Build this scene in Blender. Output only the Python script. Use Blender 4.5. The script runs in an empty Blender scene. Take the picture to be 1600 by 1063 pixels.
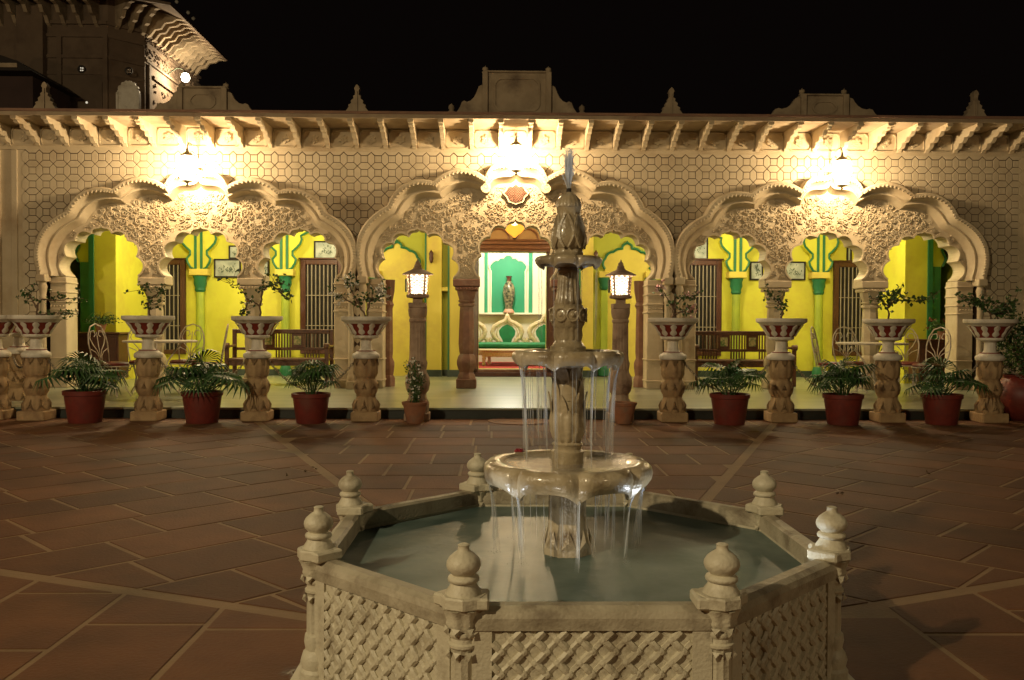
import bpy, bmesh, math, random
from mathutils import Vector, Matrix
from math import sin, cos, tan, pi, radians as R, sqrt, atan2
random.seed(7)
sc = bpy.context.scene
COL = sc.collection

# ---------------------------------------------------------------- camera
F = 1390.0; HC = 1.25
yaw, pitch, roll = R(1.0), math.atan(26.5/F), R(0.24)
fwd = Vector((sin(yaw)*cos(pitch), cos(yaw)*cos(pitch), -sin(pitch)))
r0 = Vector((cos(yaw), -sin(yaw), 0)); u0 = r0.cross(fwd)
rt = r0*cos(roll) + u0*sin(roll); up = u0*cos(roll) - r0*sin(roll)
cd = bpy.data.cameras.new('camera'); cam = bpy.data.objects.new('camera', cd); COL.objects.link(cam)
M = Matrix((( rt.x, up.x, -fwd.x, 0), (rt.y, up.y, -fwd.y, 0), (rt.z, up.z, -fwd.z, HC), (0, 0, 0, 1)))
cam.matrix_world = M
cd.sensor_width = 36; cd.lens = 36*F/1600; cd.clip_end = 300; cd.clip_start = .05
sc.camera = cam

def ray(px, py):
    return fwd + rt*((px-800)/F) - up*((py-531.5)/F)
def P(px, py, Y):                # the point of the plane y = Y that the photograph shows there
    d = ray(px, py); t = Y/d.y
    return d.x*t, HC + d.z*t
def G(px, py, z=0):              # the point of the ground plane
    d = ray(px, py); t = (z-HC)/d.z
    return d.x*t, d.y*t

# ---------------------------------------------------------------- world, exposure
w = bpy.data.worlds.new('World'); sc.world = w; w.use_nodes = True
bg = w.node_tree.nodes['Background']; bg.inputs[0].default_value = (.55, .36, .30, 1); bg.inputs[1].default_value = .004
sc.view_settings.view_transform = 'Standard'; sc.view_settings.look = 'None'
sc.view_settings.exposure = 0; sc.view_settings.gamma = 1
try: sc.view_settings.use_curve_mapping = False
except Exception: pass
sc.render.engine = 'CYCLES'
sc.cycles.use_denoising = True
sc.cycles.max_bounces = 6; sc.cycles.diffuse_bounces = 3; sc.cycles.glossy_bounces = 3
sc.cycles.transparent_max_bounces = 12; sc.cycles.sample_clamp_indirect = 4; sc.cycles.sample_clamp_direct = 0
sc.cycles.caustics_reflective = False; sc.cycles.caustics_refractive = False

WARM = (1, .72, .40); WHITEWARM = (1, .86, .62); COOL = (.85, .93, 1)
def lamp(name, loc, power, col=WARM, radius=.05, kind='POINT', target=None, size=60, blend=.4, spill=None):
    l = bpy.data.lights.new(name, kind); l.energy = power; l.color = col
    l.shadow_soft_size = radius
    o = bpy.data.objects.new(name, l); COL.objects.link(o); o.location = loc
    if kind == 'SPOT': l.spot_size = R(size); l.spot_blend = blend
    if target is not None:
        o.rotation_euler = (Vector(target)-Vector(loc)).to_track_quat('-Z', 'Y').to_euler()
    return o

FY = 14.95                      # facade plane
BY = 18.55                      # back wall of the veranda
TZ = .142                       # terrace height
BX = [-4.947, .315, 5.588]      # centres of the three bays
HW = 2.633
FC = (.268, 3.325)              # fountain centre
WL = [(BX[0]-.02, FY-.55, 3.73), (BX[1]-.01, FY-.55, 3.93), (BX[2]+.01, FY-.55, 3.73)]
PL = [P(652, 452, 11.35), P(971, 450, 11.35)]
for i, p in enumerate(WL): lamp('wall_lantern_light', p, [560, 520, 420][i], (1, .73, .40), .06)
for x, z in PL: lamp('post_lantern_light', (x, 11.42, z), 60, (1, .78, .5), .05)
# lamps of the veranda ceiling
lamp('veranda_light', (-5.4, 16.4, 3.0), 105, (1, .87, .5), .12)
lamp('veranda_light', (-3.3, 16.9, 3.0), 90, (1, .87, .5), .12)
lamp('veranda_light', (-.95, 16.6, 3.0), 34, (1, .80, .5), .12)
lamp('veranda_light', (1.6, 16.6, 3.0), 34, (1, .80, .5), .12)
lamp('veranda_light', (4.0, 16.9, 3.0), 82, (1, .87, .5), .12)
lamp('veranda_light', (6.2, 16.4, 3.0), 82, (1, .87, .5), .12)
# ceiling lamps of the room behind the door
lamp('room_light', (.3, 20.7, 3.2), 230, (1, .93, .78), .25)
# unseen courtyard lanterns inferred behind and beside the camera, plus an added right fill
lamp('unseen_courtyard_light', (-6.0, -3.0, 5.6), 2300, (1, .80, .48), .10)
lamp('unseen_courtyard_light', (-11.5, 6.0, 4.6), 260, (1, .70, .38), .12)
lamp('unseen_courtyard_light', (7.5, -4.0, 5.0), 480, (1, .76, .43), .12)  # unseen fill, added to lift the dark right side of the pool
# tower flood lamp
TL = (-7.35, 21.2, 7.0)
lamp('tower_light', TL, 220, (1, .78, .48), .06)

# ---------------------------------------------------------------- materials
def nt(name):
    m = bpy.data.materials.new(name); m.use_nodes = True
    n = m.node_tree.nodes; l = m.node_tree.links; b = n['Principled BSDF']
    return m, n, l, b
def mat(name, c1, c2=None, scale=6, rough=.6, bump=0, bscale=40, metal=0, c3=None, s3=1.2, var=0, coat=0, detail=6, stretch=None):
    m, n, l, b = nt(name)
    b.inputs['Roughness'].default_value = rough; b.inputs['Metallic'].default_value = metal
    if coat: b.inputs['Coat Weight'].default_value = coat; b.inputs['Coat Roughness'].default_value = .12
    if c2 is None: c2 = tuple(min(1, v*.8) for v in c1)
    geo = n.new('ShaderNodeNewGeometry')
    src = geo.outputs['Position']
    if stretch:
        mp = n.new('ShaderNodeMapping'); mp.inputs['Scale'].default_value = stretch
        l.new(src, mp.inputs['Vector']); src = mp.outputs[0]
    t = n.new('ShaderNodeTexNoise'); t.inputs['Scale'].default_value = scale; t.inputs['Detail'].default_value = detail
    l.new(src, t.inputs['Vector'])
    rp = n.new('ShaderNodeValToRGB'); l.new(t.outputs['Fac'], rp.inputs[0])
    rp.color_ramp.elements[0].position = .35; rp.color_ramp.elements[0].color = (*c2, 1)
    rp.color_ramp.elements[1].position = .65; rp.color_ramp.elements[1].color = (*c1, 1)
    out = rp.outputs[0]
    if c3 is not None:
        t3 = n.new('ShaderNodeTexNoise'); t3.inputs['Scale'].default_value = s3; t3.inputs['Detail'].default_value = 8; t3.inputs['Roughness'].default_value = .65
        l.new(src, t3.inputs['Vector'])
        r3 = n.new('ShaderNodeValToRGB'); l.new(t3.outputs['Fac'], r3.inputs[0])
        r3.color_ramp.elements[0].position = .5; r3.color_ramp.elements[1].position = .72
        mx = n.new('ShaderNodeMix'); mx.data_type = 'RGBA'
        l.new(r3.outputs[0], mx.inputs['Factor']); l.new(out, mx.inputs['A']); mx.inputs['B'].default_value = (*c3, 1)
        out = mx.outputs['Result']
    if var:
        oi = n.new('ShaderNodeObjectInfo'); mr = n.new('ShaderNodeMapRange')
        mr.inputs['To Min'].default_value = 1-var; mr.inputs['To Max'].default_value = 1+var
        l.new(oi.outputs['Random'], mr.inputs['Value'])
        hs = n.new('ShaderNodeHueSaturation'); l.new(mr.outputs[0], hs.inputs['Value']); l.new(out, hs.inputs['Color'])
        out = hs.outputs[0]
    l.new(out, b.inputs['Base Color'])
    if bump:
        t2 = n.new('ShaderNodeTexNoise'); t2.inputs['Scale'].default_value = bscale; t2.inputs['Detail'].default_value = 8
        l.new(geo.outputs['Position'], t2.inputs['Vector'])
        bp = n.new('ShaderNodeBump'); bp.inputs['Strength'].default_value = bump; bp.inputs['Distance'].default_value = .01
        l.new(t2.outputs['Fac'], bp.inputs['Height']); l.new(bp.outputs[0], b.inputs['Normal'])
    return m
def emis(name, col, strength, transp=0):
    m, n, l, b = nt(name)
    o = n['Material Output']; e = n.new('ShaderNodeEmission'); e.inputs[0].default_value = (*col, 1); e.inputs[1].default_value = strength
    if transp:
        t = n.new('ShaderNodeBsdfTransparent'); t.inputs[0].default_value = (transp, transp, transp, 1); a = n.new('ShaderNodeAddShader')
        l.new(t.outputs[0], a.inputs[0]); l.new(e.outputs[0], a.inputs[1]); l.new(a.outputs[0], o.inputs[0])
    else: l.new(e.outputs[0], o.inputs[0])
    n.remove(b)
    return m
S = {}
S['plaster'] = mat('carved_plaster', (.56, .465, .32), (.50, .405, .27), 3, .75, .25, 60, c3=(.38, .28, .17), s3=1.3)
S['tile'] = mat('wall_tile_plaster', (.57, .475, .33), (.51, .42, .285), 4, .7, .2, 70, var=.06, c3=(.40, .30, .19), s3=.8)
S['groove'] = mat('dark_joint', (.08, .047, .025), None, 9, .9)
S['eave'] = mat('eave_stone', (.42, .33, .22), (.34, .26, .17), 5, .8, .3, 40, c3=(.22, .14, .09), s3=2.5)
S['slabtop'] = mat('eave_edge_stone', (.30, .17, .11), (.22, .13, .09), 5, .85, .4, 30)
S['crest'] = mat('weathered_crest', (.42, .33, .22), (.31, .24, .155), 4, .85, .5, 25, c3=(.13, .09, .06), s3=1.6)
S['redstone'] = mat('red_sandstone', (.26, .12, .075), (.20, .095, .06), 8, .6, .3, 60, c3=(.34, .22, .15), s3=3)
S['pedestal'] = mat('pedestal_sandstone', (.46, .31, .16), (.37, .24, .12), 9, .75, .6, 60, c3=(.22, .13, .07), s3=5)
S['lamppost'] = mat('lamp_post_stone', (.46, .33, .23), (.36, .25, .17), 9, .75, .5, 60, c3=(.16, .09, .06), s3=5)
S['white'] = mat('white_painted_stone', (.80, .75, .64), (.70, .64, .53), 12, .55, .3, 60, c3=(.40, .33, .24), s3=6)
S['redpaint'] = mat('dark_red_paint', (.26, .035, .02), (.20, .03, .02), 12, .5)
S['marble'] = mat('aged_marble', (.60, .555, .42), (.51, .46, .335), 7, .50, .35, 90, c3=(.25, .20, .125), s3=7)
S['marble_dark'] = mat('stained_rail_marble', (.46, .41, .30), (.33, .285, .20), 9, .5, .35, 90, c3=(.13, .095, .06), s3=6)
S['wetmarble'] = mat('wet_marble', (.46, .385, .26), (.33, .26, .155), 12, .30, .45, 60, c3=(.11, .07, .035), s3=9, coat=.35)
S['wetdark'] = mat('algae_dark_marble', (.36, .29, .18), (.24, .19, .115), 14, .3, .4, 70, c3=(.10, .075, .045), s3=9, coat=.4)
S['yellow'] = mat('yellow_wall_paint', (.74, .71, .065), (.69, .65, .055), 2, .65, .08, 60, c3=(.60, .50, .06), s3=1.1)
S['yellow2'] = mat('ochre_yellow_wall_paint', (.75, .62, .11), (.69, .56, .09), 2, .65, .08, 60, c3=(.58, .42, .10), s3=1.4)
S['lime'] = mat('lime_wall_paint', (.46, .48, .05), (.42, .44, .05), 2, .7)
S['green'] = mat('green_trim_paint', (.02, .18, .075), (.015, .14, .06), 4, .5)
S['greenstone'] = mat('olive_green_shaft_paint', (.42, .50, .05), (.34, .42, .05), 4, .5)
S['nichegreen'] = mat('niche_green_paint', (.02, .27, .13), (.02, .24, .115), 2, .6)
S['cream'] = mat('cream_room_paint', (.80, .76, .58), (.76, .72, .54), 2, .6)
S['wood'] = mat('dark_red_wood', (.10, .032, .018), (.06, .02, .012), 20, .38, .2, 60, stretch=(8, 1, 1))
S['wood2'] = mat('brown_bench_wood', (.14, .055, .025), (.09, .035, .018), 20, .42, .2, 60)
S['gray_trim'] = mat('grey_bar_paint', (.34, .28, .22), None, 8, .5)
S['black'] = mat('dark_interior', (.02, .014, .01), None, 4, .8)
S['gold'] = mat('gilded_lintel', (.30, .13, .06), (.18, .07, .03), 6, .35, stretch=(1, 1, 9))
S['floor'] = mat('terrace_marble', (.34, .34, .25), (.25, .265, .19), 1.6, .30, .06, 20, c3=(.16, .20, .13), s3=.9, stretch=(.5, 2, 1))
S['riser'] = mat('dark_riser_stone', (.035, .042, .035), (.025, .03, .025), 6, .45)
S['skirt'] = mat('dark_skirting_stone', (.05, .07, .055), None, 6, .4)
S['iron'] = mat('white_painted_iron', (.62, .55, .45), (.45, .37, .28), 20, .45)
S['cushion'] = mat('red_cushion', (.20, .03, .02), None, 20, .5)
S['potred'] = mat('red_plastic_pot', (.20, .032, .022), (.15, .026, .02), 10, .5, c3=(.16, .05, .035), s3=4)
S['terracotta'] = mat('terracotta', (.38, .17, .09), (.30, .13, .07), 10, .8, .3, 60, c3=(.24, .15, .10), s3=6)
S['soil'] = mat('soil', (.04, .025, .015), None, 30, .9, .8, 80)
S['bark'] = mat('bark', (.16, .10, .06), None, 20, .9)
S['chain'] = mat('chain_metal', (.42, .36, .28), (.2, .16, .12), 30, .5, metal=.5)
S['brass'] = mat('aged_brass', (.55, .45, .28), None, 10, .45, metal=.3)
S['dkmetal'] = mat('dark_green_metal', (.06, .075, .055), None, 10, .4, metal=.4)
S['carpet'] = mat('red_carpet', (.40, .03, .02), None, 30, .9)
S['greenvelvet'] = mat('green_velvet', (.01, .20, .07), (.01, .15, .05), 8, .7)
S['gilt'] = mat('cream_and_gilt_wood', (.62, .52, .34), (.50, .36, .18), 30, .45)
S['vase'] = mat('patterned_vase', (.26, .22, .12), (.02, .03, .02), 16, .25, detail=3)
S['photo'] = mat('pale_print', (.52, .54, .50), (.30, .33, .30), 6, .25)
S['photodark'] = mat('print_plant_ink', (.05, .08, .04), None, 6, .5)
S['tilepaint'] = mat('painted_flower_tile', (.60, .52, .25), (.12, .22, .06), 25, .3, detail=2)
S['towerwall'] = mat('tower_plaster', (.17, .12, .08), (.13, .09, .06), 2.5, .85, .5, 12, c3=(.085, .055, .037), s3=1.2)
S['bulb'] = emis('lit_bulb', (1, .88, .66), 60)
S['pane'] = emis('lit_lantern_pane', (1, .90, .72), 5, .85)
S['pane2'] = emis('lit_post_lantern_pane', (1, .84, .60), 3.2, .80)
S['amber'] = emis('lit_amber_glass', (1, .36, .03), 1.1, .55)
S['amberhot'] = emis('lit_amber_core', (1, .75, .25), 10)
S['farlight'] = emis('far_lamp_glow', (1, .9, .7), .7)
def leafmat(name, c1, c2):
    m, n, l, b = nt(name)
    oi = n.new('ShaderNodeNewGeometry'); rp = n.new('ShaderNodeValToRGB')
    rp.color_ramp.elements[0].color = (*c2, 1); rp.color_ramp.elements[1].color = (*c1, 1)
    l.new(oi.outputs['Random Per Island'], rp.inputs[0]); l.new(rp.outputs[0], b.inputs['Base Color'])
    b.inputs['Roughness'].default_value = .45
    return m
S['palm'] = leafmat('palm_leaf', (.055, .13, .03), (.02, .06, .018))
S['leaf'] = leafmat('shrub_leaf', (.08, .15, .03), (.03, .07, .02))
S['petal'] = leafmat('pale_blossom', (.75, .6, .55), (.6, .25, .25))
S['wpetal'] = leafmat('white_blossom', (.8, .78, .7), (.7, .65, .55))

def wet(name, base1, base2, var):
    m, n, l, b = nt(name)
    geo = n.new('ShaderNodeNewGeometry')
    t = n.new('ShaderNodeTexNoise'); t.inputs['Scale'].default_value = 2.2; t.inputs['Detail'].default_value = 9; t.inputs['Roughness'].default_value = .62
    l.new(geo.outputs['Position'], t.inputs['Vector'])
    rp = n.new('ShaderNodeValToRGB'); l.new(t.outputs['Fac'], rp.inputs[0])
    rp.color_ramp.elements[0].position = .3; rp.color_ramp.elements[0].color = (*base2, 1)
    rp.color_ramp.elements[1].position = .7; rp.color_ramp.elements[1].color = (*base1, 1)
    oi = n.new('ShaderNodeObjectInfo'); mr = n.new('ShaderNodeMapRange'); mr.inputs['To Min'].default_value = 1-var; mr.inputs['To Max'].default_value = 1+var
    l.new(oi.outputs['Random'], mr.inputs['Value'])
    hs = n.new('ShaderNodeHueSaturation'); l.new(mr.outputs[0], hs.inputs['Value']); l.new(rp.outputs[0], hs.inputs['Color'])
    # stains
    t5 = n.new('ShaderNodeTexNoise'); t5.inputs['Scale'].default_value = .9; t5.inputs['Detail'].default_value = 6
    l.new(geo.outputs['Position'], t5.inputs['Vector'])
    r5 = n.new('ShaderNodeMapRange'); r5.inputs['From Min'].default_value = .5; r5.inputs['From Max'].default_value = .68
    l.new(t5.outputs['Fac'], r5.inputs['Value'])
    # splashed ring around the pool: wet stone is darker and shiny
    vd = n.new('ShaderNodeVectorMath'); vd.operation = 'DISTANCE'; vd.inputs[1].default_value = (FC[0], FC[1], 0)
    l.new(geo.outputs['Position'], vd.inputs[0])
    t6 = n.new('ShaderNodeTexNoise'); t6.inputs['Scale'].default_value = 2.6; t6.inputs['Detail'].default_value = 5
    l.new(geo.outputs['Position'], t6.inputs['Vector'])
    ma = n.new('ShaderNodeMath'); ma.operation = 'MULTIPLY_ADD'; l.new(t6.outputs['Fac'], ma.inputs[0]); ma.inputs[1].default_value = 1.1
    l.new(vd.outputs['Value'], ma.inputs[2])
    wm = n.new('ShaderNodeMapRange'); wm.inputs['From Min'].default_value = 1.40; wm.inputs['From Max'].default_value = 1.50
    wm.inputs['To Min'].default_value = 1; wm.inputs['To Max'].default_value = 0
    l.new(ma.outputs[0], wm.inputs['Value'])
    mx = n.new('ShaderNodeMix'); mx.data_type = 'RGBA'; l.new(wm.outputs[0], mx.inputs['Factor'])
    dk = n.new('ShaderNodeMix'); dk.data_type = 'RGBA'; dk.blend_type = 'MULTIPLY'; l.new(r5.outputs[0], dk.inputs['Factor'])
    l.new(hs.outputs[0], dk.inputs['A']); dk.inputs['B'].default_value = (.62, .66, .62, 1)
    l.new(dk.outputs['Result'], mx.inputs['A']); mx.inputs['B'].default_value = (base2[0]*.22, base2[1]*.24, base2[2]*.28, 1)
    l.new(mx.outputs['Result'], b.inputs['Base Color'])
    rr = n.new('ShaderNodeMapRange'); l.new(wm.outputs[0], rr.inputs['Value']); b.inputs['Specular IOR Level'].default_value = .32
    rr.inputs['To Min'].default_value = .72; rr.inputs['To Max'].default_value = .07
    l.new(rr.outputs[0], b.inputs['Roughness'])
    t2 = n.new('ShaderNodeTexNoise'); t2.inputs['Scale'].default_value = 55; t2.inputs['Detail'].default_value = 4
    l.new(geo.outputs['Position'], t2.inputs['Vector'])
    bs = n.new('ShaderNodeMapRange'); l.new(wm.outputs[0], bs.inputs['Value']); bs.inputs['To Min'].default_value = .35; bs.inputs['To Max'].default_value = .7
    bp = n.new('ShaderNodeBump'); bp.inputs['Distance'].default_value = .012; l.new(bs.outputs[0], bp.inputs['Strength'])
    l.new(t2.outputs['Fac'], bp.inputs['Height']); l.new(bp.outputs[0], b.inputs['Normal'])
    return m
S['slab'] = wet('red_sandstone_paving', (.170, .068, .026), (.105, .042, .017), .28)
S['grout'] = wet('paving_joint_mortar', (.30, .19, .10), (.21, .13, .068), .02)
def watermat():
    m, n, l, b = nt('pool_water')
    b.inputs['Base Color'].default_value = (.115, .125, .095, 1); b.inputs['Roughness'].default_value = .40; b.inputs['Specular IOR Level'].default_value = .42
    b.inputs['IOR'].default_value = 1.33
    geo = n.new('ShaderNodeNewGeometry')
    t = n.new('ShaderNodeTexNoise'); t.inputs['Scale'].default_value = 3.5; t.inputs['Detail'].default_value = 4
    l.new(geo.outputs['Position'], t.inputs['Vector'])
    rp = n.new('ShaderNodeValToRGB'); l.new(t.outputs['Fac'], rp.inputs[0])
    rp.color_ramp.elements[0].position = .35; rp.color_ramp.elements[0].color = (.07, .11, .098, 1)
    rp.color_ramp.elements[1].position = .62; rp.color_ramp.elements[1].color = (.165, .215, .195, 1)
    l.new(rp.outputs[0], b.inputs['Base Color'])
    t2 = n.new('ShaderNodeTexNoise'); t2.inputs['Scale'].default_value = 15; t2.inputs['Detail'].default_value = 3
    l.new(geo.outputs['Position'], t2.inputs['Vector'])
    bp = n.new('ShaderNodeBump'); bp.inputs['Strength'].default_value = .22; bp.inputs['Distance'].default_value = .01
    l.new(t2.outputs['Fac'], bp.inputs['Height']); l.new(bp.outputs[0], b.inputs['Normal'])
    return m
S['water'] = watermat()
def streammat(name, tr):
    m, n, l, b = nt(name)
    b.inputs['Base Color'].default_value = (.85, .9, .95, 1); b.inputs['Roughness'].default_value = .15
    o = n['Material Output']; t = n.new('ShaderNodeBsdfTransparent'); tl = n.new('ShaderNodeBsdfTranslucent'); tl.inputs[0].default_value = (.9, .93, 1, 1)
    m1 = n.new('ShaderNodeMixShader'); m1.inputs[0].default_value = .5; l.new(b.outputs[0], m1.inputs[1]); l.new(tl.outputs[0], m1.inputs[2])
    m2 = n.new('ShaderNodeMixShader'); m2.inputs[0].default_value = tr; l.new(m1.outputs[0], m2.inputs[1]); l.new(t.outputs[0], m2.inputs[2])
    l.new(m2.outputs[0], o.inputs[0])
    return m
S['stream'] = streammat('falling_water', .45)
S['film'] = streammat('thin_water_film', .82)
S['jet'] = streammat('water_jet', .35)

# ---------------------------------------------------------------- mesh helpers
class MB:
    def __init__(s): s.v = []; s.f = []; s.m = []; s.mi = 0
    def add(s, vs, fs, xf=None):
        k = len(s.v)
        s.v += [tuple(xf @ Vector(p)) for p in vs] if xf is not None else [tuple(p) for p in vs]
        s.f += [tuple(i+k for i in f) for f in fs]; s.m += [s.mi]*len(fs)
        return s
    def box(s, a, b, xf=None, bev=0):
        x0, y0, z0 = a; x1, y1, z1 = b
        if x1 < x0: x0, x1 = x1, x0
        if y1 < y0: y0, y1 = y1, y0
        if z1 < z0: z0, z1 = z1, z0
        if bev:
            e = min(bev, (x1-x0)*.3, (y1-y0)*.3, (z1-z0)*.3)
            def ringp(z, i): return [(x0+i, y0+e, z), (x0+e, y0+i, z), (x1-e, y0+i, z), (x1-i, y0+e, z), (x1-i, y1-e, z), (x1-e, y1-i, z), (x0+e, y1-i, z), (x0+i, y1-e, z)]
            rings = [ringp(z0, e), ringp(z0+e, 0), ringp(z1-e, 0), ringp(z1, e)]
            return s.loft(rings, True, True, xf)
        return s.add([(x0,y0,z0),(x1,y0,z0),(x1,y1,z0),(x0,y1,z0),(x0,y0,z1),(x1,y0,z1),(x1,y1,z1),(x0,y1,z1)],
                     [(0,3,2,1),(4,5,6,7),(0,1,5,4),(1,2,6,5),(2,3,7,6),(3,0,4,7)], xf)
    def loft(s, rings, closed=True, caps=False, xf=None):
        n = len(rings[0]); vs = [p for r in rings for p in r]; fs = []
        for i in range(len(rings)-1):
            for j in range(n if closed else n-1):
                a = i*n+j; b = i*n+(j+1) % n
                fs.append((a, b, b+n, a+n))
        if caps: fs.append(tuple(range(n-1, -1, -1))); fs.append(tuple(range((len(rings)-1)*n, len(rings)*n)))
        return s.add(vs, fs, xf)
    def lathe(s, prof, n=24, xf=None, mod=None, caps=True, ph=0):   # prof: (radius, z)
        rings = []
        for r, z in prof:
            rings.append([((r*(mod(2*pi*j/n, z) if mod else 1))*cos(2*pi*j/n+ph), (r*(mod(2*pi*j/n, z) if mod else 1))*sin(2*pi*j/n+ph), z) for j in range(n)])
        return s.loft(rings, True, caps, xf)
    def prism(s, poly, y0, y1, xf=None):      # poly in x,z, counter-clockwise or not
        n = len(poly)
        vs = [(x, y0, z) for x, z in poly]+[(x, y1, z) for x, z in poly]
        a = sum(poly[i][0]*poly[(i+1) % n][1]-poly[(i+1) % n][0]*poly[i][1] for i in range(n))
        fr = tuple(range(n)); bk = tuple(range(2*n-1, n-1, -1))
        fs = [fr, bk]+[(i, i+n, (i+1) % n+n, (i+1) % n) for i in range(n)]
        if a < 0: fs = [tuple(reversed(f)) for f in fs]
        return s.add(vs, fs, xf)
    def prismx(s, poly, x0, x1, xf=None):     # poly in y,z
        n = len(poly)
        vs = [(x0, y, z) for y, z in poly]+[(x1, y, z) for y, z in poly]
        fs = [tuple(range(n-1, -1, -1)), tuple(range(n, 2*n))]+[(i, (i+1) % n, (i+1) % n+n, i+n) for i in range(n)]
        return s.add(vs, fs, xf)
    def tube(s, pts, rad, n=6, closed=False, xf=None, caps=True):
        pts = [Vector(p) for p in pts]; m = len(pts)
        rads = rad if isinstance(rad, (list, tuple)) else [rad]*m
        rings = []; prev = None
        for i, p in enumerate(pts):
            if closed: t = pts[(i+1) % m]-pts[i-1]
            else: t = pts[min(i+1, m-1)]-pts[max(i-1, 0)]
            if t.length < 1e-9: t = Vector((0, 0, 1))
            t.normalize()
            if prev is None:
                a = Vector((0, 0, 1)) if abs(t.z) < .9 else Vector((1, 0, 0))
                u = t.cross(a).normalized()
            else:
                u = (prev-t*prev.dot(t))
                u = u.normalized() if u.length > 1e-6 else t.orthogonal().normalized()
            prev = u; v = t.cross(u)
            rings.append([tuple(p+(u*cos(2*pi*j/n)+v*sin(2*pi*j/n))*rads[i]) for j in range(n)])
        if closed:
            rings.append(rings[0]); return s.loft(rings, True, False, xf)
        return s.loft(rings, True, caps, xf)
    def mesh(s, name, mats, smooth=False):
        me = bpy.data.meshes.new(name); me.from_pydata(s.v, [], s.f)
        mats = mats if isinstance(mats, (list, tuple)) else [mats]
        for m in mats: me.materials.append(m)
        if len(mats) > 1: me.polygons.foreach_set('material_index', s.m)
        if smooth:
            me.polygons.foreach_set('use_smooth', [True]*len(me.polygons))
            try: me.set_sharp_from_angle(angle=R(smooth if smooth > 1 else 42))
            except Exception: pass
        me.update()
        return me
    def build(s, name, mats, parent=None, loc=None, smooth=False, kind=None, rot=None):
        return put(name, s.mesh(name, mats, smooth), parent, loc, kind, rot)
def put(name, me, parent=None, loc=None, kind=None, rot=None, scale=None):
    o = bpy.data.objects.new(name, me); COL.objects.link(o)
    if parent is not None: o.parent = parent
    if loc is not None: o.location = loc
    if rot is not None: o.rotation_euler = rot
    if scale is not None: o.scale = scale
    if kind: o['kind'] = kind
    return o
def thing(name, label, cat, loc=(0, 0, 0), rz=0, group=None):
    o = bpy.data.objects.new(name, None); COL.objects.link(o); o.location = loc; o.rotation_euler = (0, 0, rz)
    o.empty_display_size = .1
    o['label'] = label; o['category'] = cat
    if group: o['group'] = group
    return o
def tag(o, label, cat, group=None):
    o['label'] = label; o['category'] = cat
    if group: o['group'] = group
    return o
def kids(o): return [c for c in list(o.children)]
def dup(o, loc, rz=None, label=None):
    r = o.copy(); COL.objects.link(r); r.location = loc
    if rz is not None: r.rotation_euler = (0, 0, rz)
    if label: r['label'] = label
    for ch in kids(o):
        c = ch.copy(); COL.objects.link(c); c.parent = r
        for g in kids(ch):
            d = g.copy(); COL.objects.link(d); d.parent = c
    return r
def T(x, y, z): return Matrix.Translation((x, y, z))
def RZ(a): return Matrix.Rotation(a, 4, 'Z')
def RX(a): return Matrix.Rotation(a, 4, 'X')
def RY(a): return Matrix.Rotation(a, 4, 'Y')

def arc(a, b, k, n=8):           # arc from a to b, sagitta k*|ab| to the left; excludes b
    ax, az = a; bx, bz = b; dx, dz = bx-ax, bz-az; L = sqrt(dx*dx+dz*dz)
    out = []
    for i in range(n):
        t = i/n; h = 4*k*t*(1-t)
        if abs(k) > .3: h = k*sin(pi*t)**.75
        out.append((ax+dx*t-dz/L*L*h, az+dz*t+dx/L*L*h))
    return out
def ogee(a, b, n=8, k=.16):
    ax, az = a; bx, bz = b; dx, dz = bx-ax, bz-az
    out = []
    for i in range(n):
        t = i/n; h = .15*sin(pi*t/.72) if t < .72 else -.045*sin(pi*(t-.72)/.28)
        out.append((ax+dx*t-dz*h, az+dz*t+dx*h))
    return out
def lobed(pts, ks, n=8):         # left half from spring to apex, mirrored
    L = []
    for i in range(len(pts)-1):
        L += arc(pts[i], pts[i+1], ks[i], n) if ks[i] is not None else ogee(pts[i], pts[i+1], n)
    L.append(pts[-1])
    return L+[(-x, z) for x, z in reversed(L[:-1])]
OPEN = lobed([(-.60, 2.02), (-.575, 2.33), (-.43, 2.59), (-.17, 2.71), (0, 2.83)], [.34, .34, .32, None], 8)
OUT = lobed([(-2.60, 2.05), (-2.12, 3.18), (-1.37, 3.585), (-.52, 3.665), (0, 4.00)], [.20, .22, .21, None], 12)
OUTS = [(x, 2.05+(z-2.05)*.895) for x, z in OUT]          # the side bays are a little lower
OPENC = [(x, 2.02+(z-2.02)*1.20) for x, z in OPEN]
def sca(poly, sx, sz, z0=2.05): return [(x*sx, z0+(z-z0)*sz) for x, z in poly]
def inside(poly, x, z):
    c = False; j = len(poly)-1
    for i in range(len(poly)):
        xi, zi = poly[i]; xj, zj = poly[j]
        if (zi > z) != (zj > z) and x < (xj-xi)*(z-zi)/(zj-zi)+xi: c = not c
        j = i
    return c
def dist(poly, x, z):
    m = 9
    for i in range(len(poly)):
        ax, az = poly[i]; bx, bz = poly[(i+1) % len(poly)]
        dx, dz = bx-ax, bz-az; q = dx*dx+dz*dz
        t = 0 if q < 1e-12 else max(0, min(1, ((x-ax)*dx+(z-az)*dz)/q))
        m = min(m, (x-ax-dx*t)**2+(z-az-dz*t)**2)
    return sqrt(m)

# ================================================================ GROUND
MB().box((-45, -30, -.3), (45, 60, -.0035)).build('ground', S['grout'], kind='structure')
pav = bpy.data.objects.new('pavement', None); COL.objects.link(pav); pav['kind'] = 'structure'
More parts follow.
